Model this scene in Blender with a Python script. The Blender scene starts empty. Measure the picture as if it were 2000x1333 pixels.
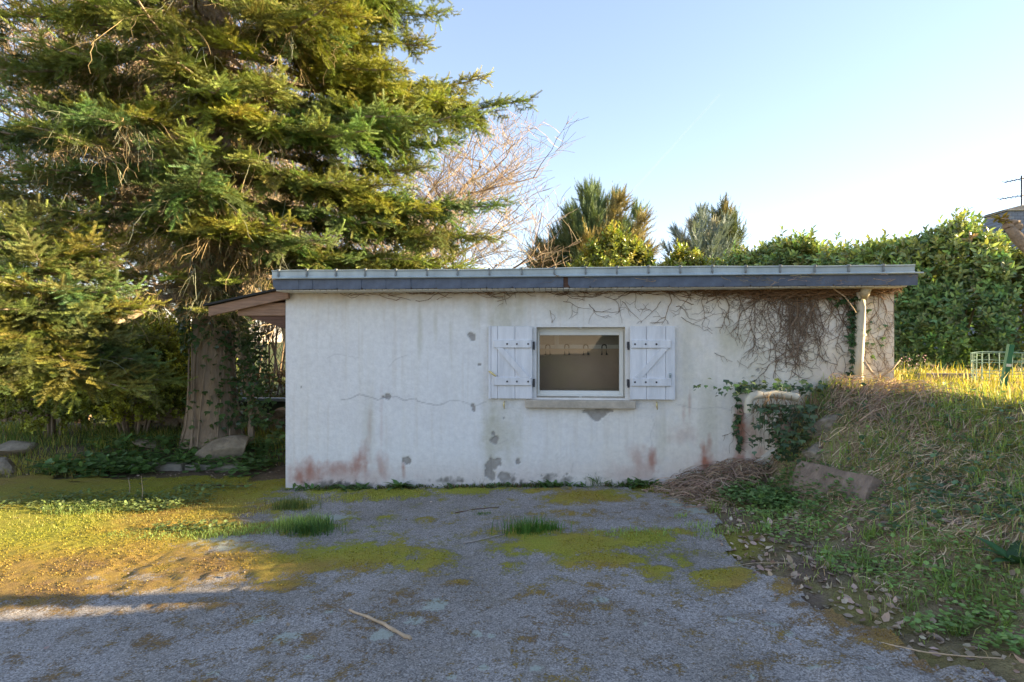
import bpy, math, random
import numpy as np

# ------------------------------------------------------------------ camera, sky, sun, exposure
SC = bpy.context.scene
COL = SC.collection
F = 1100.0                       # focal length in photo pixels (photo 2000 x 1333)
YAW = math.radians(4.4)
CAM = np.array([0.0, -6.03, 1.65])
cam_data = bpy.data.cameras.new('camera')
cam_data.sensor_width = 36.0
cam_data.lens = 36.0 * F / 2000.0
cam_data.clip_start = 0.05
cam_data.clip_end = 20000.0
camera = bpy.data.objects.new('camera', cam_data)
COL.objects.link(camera)
camera.location = CAM
camera.rotation_euler = (math.radians(90), 0, YAW)
SC.camera = camera

SUN_EL = math.radians(12.0)
SUN_AZ = math.radians(5.0)       # angle from +X towards +Y (behind the wall plane)
sun_dir = np.array([math.cos(SUN_EL) * math.cos(SUN_AZ), math.cos(SUN_EL) * math.sin(SUN_AZ), math.sin(SUN_EL)])
world = bpy.data.worlds.new('World')
SC.world = world
world.use_nodes = True
wn = world.node_tree
bg = wn.nodes['Background']
sky = wn.nodes.new('ShaderNodeTexSky')
sky.sky_type = 'NISHITA'
sky.sun_disc = False
sky.sun_elevation = SUN_EL
sky.sun_rotation = math.pi / 2 - SUN_AZ
sky.altitude = 0
sky.air_density = 1.0
sky.dust_density = 0.0
sky.ozone_density = 3.2
tint = wn.nodes.new('ShaderNodeMix'); tint.data_type = 'RGBA'; tint.blend_type = 'MULTIPLY'; tint.inputs[0].default_value = 1
tint.inputs[7].default_value = (1.15, 0.95, 0.92, 1)     # even white balance of the whole sky
soft = wn.nodes.new('ShaderNodeGamma'); soft.inputs[1].default_value = 0.72     # hazier, more even sky all round
wn.links.new(sky.outputs[0], soft.inputs[0]); wn.links.new(soft.outputs[0], tint.inputs[6]); wn.links.new(tint.outputs[2], bg.inputs[0])
bg.inputs[1].default_value = 0.15
sun_data = bpy.data.lights.new('sun', 'SUN')
sun_data.energy = 5.0
sun_data.angle = math.radians(0.6)
sun_data.color = (1.0, 0.80, 0.48)
sun = bpy.data.objects.new('sun', sun_data)
COL.objects.link(sun)
from mathutils import Vector
sun.rotation_euler = Vector(sun_dir).to_track_quat('Z', 'Y').to_euler()
SC.view_settings.view_transform = 'Standard'
SC.view_settings.look = 'None'
SC.view_settings.gamma = 1.0
SC.view_settings.use_curve_mapping = False
SC.view_settings.exposure = 2.15

# ------------------------------------------------------------------ helpers
rng = np.random.default_rng(7)
random.seed(7)
RV = np.array([math.cos(YAW), math.sin(YAW), 0.0])
VV = np.array([-math.sin(YAW), math.cos(YAW), 0.0])

def W(px, py, d):
    """world point seen at photo pixel (px, py) at view depth d metres"""
    return CAM + RV * ((px - 1000) / F * d) + VV * d + np.array([0, 0, (667 - py) / F * d])

def wall_pt(px, py, y=0.0):
    ray = RV * ((px - 1000) / F) + VV + np.array([0, 0, (667 - py) / F])
    t = (y - CAM[1]) / ray[1]
    p = CAM + ray * t
    return p[0], p[2]

def _h(ix, iy, seed):
    n = (ix * 374761393 + iy * 668265263 + seed * 1442695041) & 0xffffffff
    n = ((n ^ (n >> 13)) * 1274126177) & 0xffffffff
    n = (n ^ (n >> 16)) & 0xffffffff
    return n / 4294967295.0

def vnoise(x, y, seed=0):
    x = np.asarray(x, float); y = np.asarray(y, float)
    ix = np.floor(x).astype(np.int64); iy = np.floor(y).astype(np.int64)
    fx = x - ix; fy = y - iy
    fx = fx * fx * (3 - 2 * fx); fy = fy * fy * (3 - 2 * fy)
    a = _h(ix, iy, seed); b = _h(ix + 1, iy, seed); c = _h(ix, iy + 1, seed); d = _h(ix + 1, iy + 1, seed)
    return (a * (1 - fx) + b * fx) * (1 - fy) + (c * (1 - fx) + d * fx) * fy

def fbm(x, y, seed=0, o=4):
    s = 0; a = 0.5; t = 0
    for k in range(o):
        s = s + a * vnoise(np.asarray(x) * 2 ** k + 17.3 * k, np.asarray(y) * 2 ** k - 9.1 * k, seed + k); t += a; a *= 0.5
    return s / t

def sstep(a, b, x):
    t = np.clip((np.asarray(x, float) - a) / (b - a), 0, 1)
    return t * t * (3 - 2 * t)

def link(o, parent=None):
    COL.objects.link(o)
    if parent is not None:
        o.parent = parent
    return o

def tag(o, label=None, cat=None, group=None, kind=None):
    if label: o['label'] = label
    if cat: o['category'] = cat
    if group: o['group'] = group
    if kind: o['kind'] = kind
    return o

def empty(name, loc=(0, 0, 0), label=None, cat=None, group=None, parent=None):
    o = bpy.data.objects.new(name, None)
    o.location = loc
    o.empty_display_size = 0.1
    link(o, parent)
    return tag(o, label, cat, group)

def mesh_np(name, V, Fs, mat, col=None, smooth=False):
    """Fs: list of (n,3)/(n,4) int arrays"""
    me = bpy.data.meshes.new(name)
    V = np.asarray(V, np.float32)
    me.vertices.add(len(V)); me.vertices.foreach_set('co', V.ravel())
    Fs = [np.asarray(f, np.int32) for f in Fs if len(f)]
    nl = sum(f.size for f in Fs); npol = sum(len(f) for f in Fs)
    me.loops.add(nl); me.polygons.add(npol)
    me.loops.foreach_set('vertex_index', np.concatenate([f.ravel() for f in Fs]))
    tot = np.concatenate([np.full(len(f), f.shape[1], np.int32) for f in Fs])
    st = np.concatenate([[0], np.cumsum(tot)[:-1]]).astype(np.int32)
    me.polygons.foreach_set('loop_start', st)
    me.polygons.foreach_set('loop_total', tot)
    me.polygons.foreach_set('use_smooth', np.full(npol, bool(smooth)))
    if col is not None:
        a = me.color_attributes.new('Col', 'FLOAT_COLOR', 'POINT')
        c = np.asarray(col, np.float32)
        if c.shape[1] == 3:
            c = np.concatenate([c, np.ones((len(c), 1), np.float32)], 1)
        a.data.foreach_set('color', c.ravel())
    me.update(calc_edges=True)
    me.validate()
    if mat: me.materials.append(mat)
    return me

def obj_np(name, V, Fs, mat, parent=None, col=None, smooth=False, origin=None):
    V = np.asarray(V, float)
    if origin is not None:
        V = V - np.asarray(origin)
    o = bpy.data.objects.new(name, mesh_np(name, V, Fs, mat, col, smooth))
    if origin is not None:
        o.location = origin
    return link(o, parent)

class MB:
    """collects shapes into one mesh"""
    def __init__(s): s.v = []; s.q = []; s.t = []; s.n = 0
    def add(s, V, q=(), t=()):
        V = np.asarray(V, float)
        if len(q): s.q.append(np.asarray(q) + s.n)
        if len(t): s.t.append(np.asarray(t) + s.n)
        s.v.append(V); s.n += len(V)
    def box(s, a, b):
        x0, y0, z0 = a; x1, y1, z1 = b
        V = [(x0,y0,z0),(x1,y0,z0),(x1,y1,z0),(x0,y1,z0),(x0,y0,z1),(x1,y0,z1),(x1,y1,z1),(x0,y1,z1)]
        s.add(V, [(3,2,1,0),(4,5,6,7),(0,1,5,4),(1,2,6,5),(2,3,7,6),(3,0,4,7)])
    def bbox(s, a, b, w=0.004):
        """box with chamfered edges"""
        a = np.array(a, float); b = np.array(b, float); w = min(w, 0.45 * min(b - a))
        V = []; idx = {}
        for sx in (0, 1):
            for sy in (0, 1):
                for sz in (0, 1):
                    c = [a[0] if sx == 0 else b[0], a[1] if sy == 0 else b[1], a[2] if sz == 0 else b[2]]
                    ins = [w if sx == 0 else -w, w if sy == 0 else -w, w if sz == 0 else -w]
                    for ax in range(3):
                        p = [c[k] + (0 if k == ax else ins[k]) for k in range(3)]
                        idx[(sx, sy, sz, ax)] = len(V); V.append(p)
        q = []; t = []
        for ax in range(3):
            for sd in (0, 1):
                o1, o2 = [k for k in range(3) if k != ax]
                loop = []
                for (u, v) in ((0,0),(1,0),(1,1),(0,1)):
                    k = [0,0,0]; k[ax] = sd; k[o1] = u; k[o2] = v
                    loop.append(idx[(*k, ax)])
                flip = (sd == 0) != (ax == 1)
                q.append(loop[::-1] if flip else loop)
        for ax in range(3):
            o1, o2 = [k for k in range(3) if k != ax]
            for u in (0,1):
                for v in (0,1):
                    def K(e, f):
                        k = [0,0,0]; k[ax] = e; k[o1] = u; k[o2] = v
                        return idx[(*k, f)]
                    q.append([K(0,o1), K(1,o1), K(1,o2), K(0,o2)])
        for sx in (0,1):
            for sy in (0,1):
                for sz in (0,1):
                    t.append([idx[(sx,sy,sz,0)], idx[(sx,sy,sz,1)], idx[(sx,sy,sz,2)]])
        s.add(V, q, t)
    def tube(s, P, R, sides=6, cap=True):
        V, q, t = tube_np(P, R, sides, cap)
        s.add(V, q, t)
    def prism(s, poly, axis, a, b):
        """extrude 2D polygon along axis (0,1,2) from a to b; poly coords in the remaining axes in order"""
        n = len(poly); o = [k for k in range(3) if k != axis]
        V = np.zeros((2 * n, 3))
        for i, p in enumerate(poly):
            for j, c in ((i, a), (i + n, b)):
                V[j, axis] = c; V[j, o[0]] = p[0]; V[j, o[1]] = p[1]
        q = [(i, (i + 1) % n, n + (i + 1) % n, n + i) for i in range(n)]
        s.add(V, q)
        c0 = s.n
        s.add([V[:n].mean(0), V[n:].mean(0)])
        t = [((i + 1) % n + c0 - 2 * n, i + c0 - 2 * n, c0) for i in range(n)] + [(n + i + c0 - 2 * n, n + (i + 1) % n + c0 - 2 * n, c0 + 1) for i in range(n)]
        s.t.append(np.array(t))
    def build(s, name, mat, parent=None, smooth=False, origin=None, col=None):
        V = np.concatenate(s.v)
        Fs = []
        if s.q: Fs.append(np.concatenate(s.q))
        if s.t: Fs.append(np.concatenate(s.t))
        o = obj_np(name, V, Fs, mat, parent, col, smooth, origin)
        fix_normals(o.data)
        return o

def fix_normals(me):
    import bmesh
    bm = bmesh.new(); bm.from_mesh(me)
    bmesh.ops.recalc_face_normals(bm, faces=bm.faces)
    bm.to_mesh(me); bm.free()

def tube_np(P, R, sides=6, cap=True):
    P = np.asarray(P, float); R = np.broadcast_to(np.asarray(R, float), (len(P),))
    T = np.gradient(P, axis=0); T /= np.linalg.norm(T, axis=1)[:, None] + 1e-9
    ref = np.array([0, 0, 1.0]) if abs(T[0, 2]) < 0.9 else np.array([1.0, 0, 0])
    A = np.cross(T, ref); A /= np.linalg.norm(A, axis=1)[:, None] + 1e-9
    B = np.cross(T, A)
    th = np.arange(sides) / sides * 2 * math.pi
    V = P[:, None, :] + R[:, None, None] * (np.cos(th)[None, :, None] * A[:, None, :] + np.sin(th)[None, :, None] * B[:, None, :])
    n = len(P)
    i = np.arange(n - 1)[:, None] * sides; j = np.arange(sides)[None, :]; j2 = (j + 1) % sides
    q = np.stack([i + j, i + j2, i + sides + j2, i + sides + j], -1).reshape(-1, 4)
    V = V.reshape(-1, 3); t = []
    if cap:
        V = np.concatenate([V, P[:1], P[-1:]])
        k = n * sides
        t = [(j, (j + 1) % sides, k) for j in range(sides)] + [((n - 1) * sides + (j + 1) % sides, (n - 1) * sides + j, k + 1) for j in range(sides)]
    return V, q, t

def segs_mesh(P0, P1, R0, R1, sides=3):
    """independent tapered prisms for many segments -> V, quads"""
    P0 = np.asarray(P0); P1 = np.asarray(P1); R0 = np.asarray(R0); R1 = np.asarray(R1)
    T = P1 - P0; T = T / (np.linalg.norm(T, axis=1)[:, None] + 1e-9)
    ref = np.where(np.abs(T[:, 2:3]) < 0.9, np.array([[0, 0, 1.0]]), np.array([[1.0, 0, 0]]))
    A = np.cross(T, ref); A /= np.linalg.norm(A, axis=1)[:, None] + 1e-9
    B = np.cross(T, A)
    th = np.arange(sides) / sides * 2 * math.pi
    c = np.cos(th)[None, :, None]; s_ = np.sin(th)[None, :, None]
    ring = c * A[:, None] + s_ * B[:, None]
    Va = P0[:, None] + R0[:, None, None] * ring
    Vb = P1[:, None] + R1[:, None, None] * ring
    V = np.concatenate([Va, Vb], 1).reshape(-1, 3)
    n = len(P0)
    j = np.arange(sides); j2 = (j + 1) % sides
    q = np.stack([j, j2, sides + j2, sides + j], -1)[None] + (np.arange(n) * 2 * sides)[:, None, None]
    return V, q.reshape(-1, 4)

def frames(D, up=None, roll=None):
    """rotation matrices whose columns are side, dir, normal"""
    D = np.asarray(D, float); D = D / (np.linalg.norm(D, axis=1)[:, None] + 1e-9)
    U = np.broadcast_to(np.array([0, 0, 1.0]) if up is None else np.asarray(up, float), D.shape)
    S = np.cross(D, U); l = np.linalg.norm(S, axis=1)[:, None]
    S = np.where(l < 1e-3, np.array([[1.0, 0, 0]]), S / (l + 1e-9))
    N = np.cross(S, D)
    if roll is not None:
        c = np.cos(roll)[:, None]; s_ = np.sin(roll)[:, None]
        S, N = c * S + s_ * N, -s_ * S + c * N
    return np.stack([S, D, N], -1)

def scatter(tv, tf, pos, R, scale, icol=None, tcol=None):
    """instances of a template joined into arrays; returns V, F, C"""
    tv = np.asarray(tv, float); tf = np.asarray(tf, int); pos = np.asarray(pos, float)
    n = len(pos); k = len(tv)
    sc = np.asarray(scale, float)
    if sc.ndim == 0: sc = np.full(n, float(sc))
    if sc.ndim == 1: sc = np.repeat(sc[:, None], 3, 1)
    L = tv[None] * sc[:, None, :]
    V = np.einsum('nij,nkj->nki', R, L) + pos[:, None]
    Fc = tf[None] + (np.arange(n) * k)[:, None, None]
    C = None
    if icol is not None:
        tc = np.ones((k, 3)) if tcol is None else np.asarray(tcol)
        C = (np.asarray(icol)[:, None, :] * tc[None]).reshape(-1, 3)
    return V.reshape(-1, 3), Fc.reshape(-1, tf.shape[1]), C

def blades(pos, h, w, az, lean, col, bend=0.5):
    """grass blades: 5 verts, 3 tris each"""
    n = len(pos); h = np.broadcast_to(h, n); w = np.broadcast_to(w, n); lean = np.broadcast_to(lean, n)
    d = np.stack([np.cos(az), np.sin(az), np.zeros(n)], 1); s_ = np.stack([-np.sin(az), np.cos(az), np.zeros(n)], 1)
    up = np.array([[0, 0, 1.0]])
    mid = pos + up * (h * 0.55)[:, None] + d * (h * lean * 0.3)[:, None]
    tip = pos + up * (h * (1 - bend * lean * 0.5))[:, None] + d * (h * lean)[:, None]
    b0 = pos - s_ * (w / 2)[:, None]; b1 = pos + s_ * (w / 2)[:, None]
    m0 = mid - s_ * (w * 0.4)[:, None]; m1 = mid + s_ * (w * 0.4)[:, None]
    V = np.stack([b0, b1, m0, m1, tip], 1).reshape(-1, 3)
    f = np.array([(0, 1, 3), (0, 3, 2), (2, 3, 4)])[None] + (np.arange(n) * 5)[:, None, None]
    c = np.asarray(col)[:, None, :] * np.array([0.9, 0.9, 1, 1, 1.05])[None, :, None]
    return V, f.reshape(-1, 3), c.reshape(-1, 3)

def ribbon_paths(paths, w, col):
    """flat ribbons facing random directions; paths (n, m, 3)"""
    P = np.asarray(paths, float); n, m, _ = P.shape
    T = np.gradient(P, axis=1); T /= np.linalg.norm(T, axis=2)[..., None] + 1e-9
    rd = rng.normal(size=(n, 1, 3))
    S = np.cross(T, rd); S /= np.linalg.norm(S, axis=2)[..., None] + 1e-9
    ww = np.broadcast_to(np.asarray(w, float).reshape(-1, 1, 1), (n, 1, 1)) * np.linspace(1, 0.35, m)[None, :, None]
    V = np.stack([P - S * ww / 2, P + S * ww / 2], 2).reshape(n, m * 2, 3)
    i = np.arange(m - 1) * 2
    q = np.stack([i, i + 1, i + 3, i + 2], -1)[None] + (np.arange(n) * m * 2)[:, None, None]
    c = np.repeat(np.asarray(col)[:, None, :], m * 2, 1).reshape(-1, 3)
    return V.reshape(-1, 3), q.reshape(-1, 4), c

def jit(base, n, amt=0.2, hue=0.08):
    base = np.asarray(base, float)
    k = 1 + amt * rng.uniform(-1, 1, (n, 1))
    return np.clip(base[None] * k * (1 + hue * rng.uniform(-1, 1, (n, 3))), 0.002, 0.95)

# ------------------------------------------------------------------ materials
def new_mat(name):
    m = bpy.data.materials.new(name); m.use_nodes = True
    nt = m.node_tree
    return m, nt, nt.nodes['Principled BSDF'], nt.nodes['Material Output']

def solid(name, c, rough=0.7, var=0.15, scale=6.0, bump=0.15, bscale=60.0, metal=0.0, spec=0.4, stretch=None, vcol=False, bdist=0.01):
    m, nt, b, out = new_mat(name)
    N = nt.nodes; L = nt.links
    tc = N.new('ShaderNodeTexCoord')
    src = tc.outputs['Object']
    if stretch:
        mp = N.new('ShaderNodeMapping'); mp.inputs['Scale'].default_value = stretch
        L.new(src, mp.inputs[0]); src = mp.outputs[0]
    nz = N.new('ShaderNodeTexNoise'); nz.inputs['Scale'].default_value = scale; nz.inputs['Detail'].default_value = 6; nz.inputs['Roughness'].default_value = 0.65
    L.new(src, nz.inputs['Vector'])
    mr = N.new('ShaderNodeMapRange'); mr.inputs[1].default_value = 0.25; mr.inputs[2].default_value = 0.75
    mr.inputs[3].default_value = 1 - var; mr.inputs[4].default_value = 1 + var
    L.new(nz.outputs[0], mr.inputs[0])
    mx = N.new('ShaderNodeMix'); mx.data_type = 'RGBA'; mx.blend_type = 'MULTIPLY'; mx.inputs[0].default_value = 1
    if vcol:
        at = N.new('ShaderNodeVertexColor'); at.layer_name = 'Col'
        L.new(at.outputs[0], mx.inputs[6])
    else:
        mx.inputs[6].default_value = (*c, 1)
    L.new(mr.outputs[0], mx.inputs[7])
    L.new(mx.outputs[2], b.inputs['Base Color'])
    b.inputs['Roughness'].default_value = rough
    b.inputs['Metallic'].default_value = metal
    b.inputs['Specular IOR Level'].default_value = spec
    if bump:
        n2 = N.new('ShaderNodeTexNoise'); n2.inputs['Scale'].default_value = bscale; n2.inputs['Detail'].default_value = 5
        L.new(src, n2.inputs['Vector'])
        bp = N.new('ShaderNodeBump'); bp.inputs['Strength'].default_value = bump; bp.inputs['Distance'].default_value = bdist
        L.new(n2.outputs[0], bp.inputs['Height']); L.new(bp.outputs[0], b.inputs['Normal'])
    return m

def leaf_mat(name, trans=0.35, rough=0.55, tint=(1.15, 1.1, 0.55), spec=0.3):
    m, nt, b, out = new_mat(name)
    N = nt.nodes; L = nt.links
    at = N.new('ShaderNodeVertexColor'); at.layer_name = 'Col'
    L.new(at.outputs[0], b.inputs['Base Color'])
    b.inputs['Roughness'].default_value = rough
    b.inputs['Specular IOR Level'].default_value = spec
    tr = N.new('ShaderNodeBsdfTranslucent')
    mx = N.new('ShaderNodeMix'); mx.data_type = 'RGBA'; mx.blend_type = 'MULTIPLY'; mx.inputs[0].default_value = 1
    L.new(at.outputs[0], mx.inputs[6]); mx.inputs[7].default_value = (*tint, 1)
    L.new(mx.outputs[2], tr.inputs[0])
    ms = N.new('ShaderNodeMixShader'); ms.inputs[0].default_value = trans
    L.new(b.outputs[0], ms.inputs[1]); L.new(tr.outputs[0], ms.inputs[2])
    L.new(ms.outputs[0], out.inputs[0])
    return m

def leaf_mat_inst(name, trans=0.3, rough=0.5, tint=(1.15, 1.1, 0.55), spec=0.3):
    m = leaf_mat(name, trans, rough, tint, spec)
    nt = m.node_tree; N = nt.nodes; L = nt.links
    vc = [n for n in N if n.type == 'VERTEX_COLOR'][0]
    at = N.new('ShaderNodeAttribute'); at.attribute_type = 'INSTANCER'; at.attribute_name = 'tint'
    mx = N.new('ShaderNodeMix'); mx.data_type = 'RGBA'; mx.blend_type = 'MULTIPLY'; mx.inputs[0].default_value = 1
    targets = [l.to_socket for l in vc.outputs[0].links]
    L.new(vc.outputs[0], mx.inputs[6]); L.new(at.outputs['Color'], mx.inputs[7])
    for t in targets: L.new(mx.outputs[2], t)
    return m

def grown(name, P, R, S, tint, var, sources, parent, mat):
    """one foliage part: a point cloud that carries small sprays, one source mesh per variant"""
    n = len(P)
    me = bpy.data.meshes.new(name)
    me.vertices.add(n); me.vertices.foreach_set('co', np.asarray(P, np.float32).ravel())
    R = np.asarray(R)
    # XYZ euler from matrices
    sy = np.clip(-R[:, 2, 0], -1, 1)
    e = np.stack([np.arctan2(R[:, 2, 1], R[:, 2, 2]), np.arcsin(sy), np.arctan2(R[:, 1, 0], R[:, 0, 0])], 1)
    a = me.attributes.new('rot', 'FLOAT_VECTOR', 'POINT'); a.data.foreach_set('vector', e.astype(np.float32).ravel())
    a = me.attributes.new('scl', 'FLOAT', 'POINT'); a.data.foreach_set('value', np.asarray(S, np.float32))
    a = me.attributes.new('var', 'INT', 'POINT'); a.data.foreach_set('value', np.asarray(var, np.int32))
    a = me.attributes.new('tint', 'FLOAT_COLOR', 'POINT'); a.data.foreach_set('color', np.concatenate([np.asarray(tint, np.float32), np.ones((n, 1), np.float32)], 1).ravel())
    me.materials.append(mat)
    o = bpy.data.objects.new(name, me); link(o, parent)
    g = bpy.data.node_groups.new(name, 'GeometryNodeTree')
    g.interface.new_socket('Geometry', in_out='INPUT', socket_type='NodeSocketGeometry')
    g.interface.new_socket('Geometry', in_out='OUTPUT', socket_type='NodeSocketGeometry')
    N = g.nodes; L = g.links
    gi = N.new('NodeGroupInput'); go = N.new('NodeGroupOutput'); jn = N.new('GeometryNodeJoinGeometry')
    def attr(nm, ty):
        q = N.new('GeometryNodeInputNamedAttribute'); q.data_type = ty; q.inputs[0].default_value = nm; return q.outputs[0]
    rot = N.new('FunctionNodeEulerToRotation'); L.new(attr('rot', 'FLOAT_VECTOR'), rot.inputs[0])
    for i, src in enumerate(sources):
        cmp = N.new('FunctionNodeCompare'); cmp.data_type = 'INT'; cmp.operation = 'EQUAL'
        ins = [k for k in cmp.inputs if k.type == 'INT']
        L.new(attr('var', 'INT'), ins[0]); ins[1].default_value = i
        oi = N.new('GeometryNodeObjectInfo'); oi.inputs['Object'].default_value = src
        oi.inputs['As Instance'].default_value = False
        ip = N.new('GeometryNodeInstanceOnPoints')
        L.new(gi.outputs[0], ip.inputs['Points']); L.new(cmp.outputs[0], ip.inputs['Selection']); L.new(oi.outputs['Geometry'], ip.inputs['Instance'])
        L.new(rot.outputs[0], ip.inputs['Rotation']); L.new(attr('scl', 'FLOAT'), ip.inputs['Scale'])
        L.new(ip.outputs[0], jn.inputs[0])
    L.new(jn.outputs[0], go.inputs[0])
    md = o.modifiers.new('foliage', 'NODES'); md.node_group = g
    return o

M = {}
M['needle'] = leaf_mat('needles', 0.25, 0.5)
M['needle_i'] = leaf_mat_inst('fir_needles', 0.28, 0.5)
M['leaf_i'] = leaf_mat_inst('shrub_leaves', 0.35, 0.4)
M['laurel_i'] = leaf_mat_inst('laurel_foliage', 0.25, 0.28, spec=0.5)
M['leaf'] = leaf_mat('leaves', 0.35, 0.45)
M['laurel'] = leaf_mat('laurel_leaves', 0.25, 0.3, spec=0.5)
M['grass'] = leaf_mat('grass_blades', 0.45, 0.55, (1.25, 1.1, 0.45))
M['dry'] = leaf_mat('dry_stems', 0.15, 0.8, (1.1, 0.95, 0.7), 0.15)
M['bark'] = solid('fir_bark', (0.34, 0.26, 0.19), 0.9, 0.45, 7, 0.9, 16, stretch=(1, 1, 0.3), bdist=0.04, spec=0.15)
M['barkv'] = solid('twig_bark', (0.2, 0.15, 0.1), 0.85, 0.2, 8, 0, vcol=True, spec=0.2)
M['zinc'] = solid('zinc', (0.42, 0.47, 0.47), 0.55, 0.22, 5, 0.1, 40, metal=0.35, stretch=(1, 1, 0.4))
M['zinc_dark'] = solid('dull_zinc', (0.24, 0.25, 0.24), 0.8, 0.3, 20, 0.2, 60, metal=0.0)
M['slate'] = solid('slate', (0.105, 0.125, 0.165), 0.6, 0.3, 9, 0.35, 50)
M['wood_white'] = solid('white_painted_wood', (0.74, 0.735, 0.745), 0.55, 0.17, 3.5, 0.25, 40, stretch=(4, 4, 0.6))
M['white_pvc'] = solid('white_plastic', (0.76, 0.75, 0.70), 0.4, 0.06, 5, 0.04, 30)
M['soffit'] = solid('soffit_paint', (0.66, 0.61, 0.52), 0.6, 0.15, 6, 0.1, 30)
M['old_wood'] = solid('weathered_wood', (0.33, 0.20, 0.13), 0.8, 0.4, 5, 0.5, 22, stretch=(1, 6, 9))
M['dark_wood'] = solid('dark_wood', (0.14, 0.075, 0.05), 0.85, 0.35, 5, 0.4, 22, stretch=(1, 6, 9))
M['felt'] = solid('roofing_felt', (0.035, 0.035, 0.035), 0.9, 0.3, 9, 0.4, 80)
M['sill'] = solid('sill_stone', (0.50, 0.43, 0.34), 0.85, 0.3, 9, 0.35, 70)
M['iron'] = solid('black_iron', (0.05, 0.05, 0.055), 0.5, 0.2, 9, 0.1, 60, metal=0.4)
M['sun_brass'] = solid('sunlit_brass', (0.75, 0.62, 0.30), 0.35, 0.2, 20, 0.1, 60, metal=0.6)  # brass whose yellow also stands in for sun catching the latches
M['cream_pvc'] = solid('cream_plastic_pipe', (0.60, 0.53, 0.40), 0.5, 0.28, 5, 0.12, 25, stretch=(1, 1, 0.4))
M['stone'] = solid('granite', (0.30, 0.245, 0.18), 0.95, 0.6, 6, 1.0, 18, bdist=0.03, spec=0.2)
M['stone_pale'] = solid('pale_granite', (0.33, 0.27, 0.20), 0.95, 0.55, 4, 1.0, 14, bdist=0.03, spec=0.2)
M['slab'] = solid('weathered_slab', (0.27, 0.20, 0.155), 0.9, 0.45, 9, 0.6, 30, bdist=0.02, spec=0.2)
M['concrete'] = solid('concrete_kerb', (0.33, 0.30, 0.25), 0.9, 0.3, 7, 0.5, 40)
M['stick'] = solid('dead_stick', (0.50, 0.36, 0.23), 0.85, 0.3, 20, 0.5, 60)
# ------------------------------------------------------------------ terrain
TOE = np.array([(-9, 3.4), (-4, 2.35), (-2.6, 2.05), (-1.8, 2.0), (-1.0, 2.1), (-0.6, 2.02), (0.2, 2.25), (12, 2.25)])
CRE = np.array([(-9, 6.3), (-4, 4.5), (-2.5, 3.85), (-1.76, 3.5), (-1.17, 3.2), (-0.9, 3.0), (-0.3, 2.76), (0.2, 2.62), (12, 2.62)])
TERR = 1.20

def zg_smooth(x, y):
    x = np.asarray(x, float); y = np.asarray(y, float)
    base = 0.033 * np.clip(x + 3, 0, 5.5)
    base = base + 0.16 * sstep(1.15, 1.4, y) * sstep(-3.15, -3.5, x)
    base = base - 0.75 * sstep(3.4, 6.5, y) * sstep(-1.5, -3.2, x)
    base = base + 0.14 * np.exp(-(((x - 1.95) / 0.55) ** 2 + ((y + 0.1) / 0.3) ** 2))
    xt = np.interp(y, TOE[:, 0], TOE[:, 1]); xc = np.interp(y, CRE[:, 0], CRE[:, 1])
    wob = 0.12 * (fbm(x * 1.3, y * 1.3, 31, 3) - 0.5) * sstep(0.3, -0.5, y)
    t = (x + wob - xt) / (xc - xt)
    k = sstep(-0.15, 1.05, t) * 0.4 + 0.6 * np.clip(t, 0, 1) ** 0.9
    top = TERR + 1.7 * sstep(-1.95, -2.75, y) * sstep(3.6, 5.2, x)  # unseen rise beyond the right edge, added to shade the left foreground
    z = base + (top - base) * k
    z = z + 0.05 * np.clip((x - xt + 0.9) / 0.9, 0, 1) * (1 - k)
    return z, t

def zg(x, y):
    z, t = zg_smooth(x, y)
    soft = sstep(-1.2, 0.2, t)
    z = z + (fbm(np.asarray(x) * 3, np.asarray(y) * 3, 5) - 0.5) * (0.007 + 0.14 * soft * sstep(2.2, 0.4, t))
    return z

def G(px, py):
    ray = RV * ((px - 1000) / F) + VV + np.array([0, 0, (667 - py) / F])
    d = np.linspace(1.5, 40, 8000)
    P = CAM[None] + d[:, None] * ray[None]
    below = np.nonzero(P[:, 2] < zg_smooth(P[:, 0], P[:, 1])[0])[0]
    i = below[0] if len(below) else -1
    p = P[i].copy(); p[2] = zg(p[0], p[1])
    return p, d[i]

def ell(px, py, rx, ry):
    """ground ellipse drawn from its photo size: centre, radii in metres (across, along the view)"""
    p, d = G(px, py)
    h = max(0.3, CAM[2] - p[2])
    return p[:2], rx * d / F, ry * d * d / (F * h)

def ell_mask(X, Y, e, soft=0.35):
    c, a, b = e
    u = ((X - c[0]) * RV[0] + (Y - c[1]) * RV[1]) / a
    v = ((X - c[0]) * VV[0] + (Y - c[1]) * VV[1]) / b
    r = np.sqrt(u * u + v * v)
    return np.clip((1 + soft - r) / (2 * soft), 0, 1)

def spaced(segments):
    out = [segments[0][0]]
    for a, b, st in segments:
        n = max(1, int(round((b - a) / st)))
        out += list(a + (b - a) * (np.arange(1, n + 1) / n))
    return np.array(out)

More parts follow.
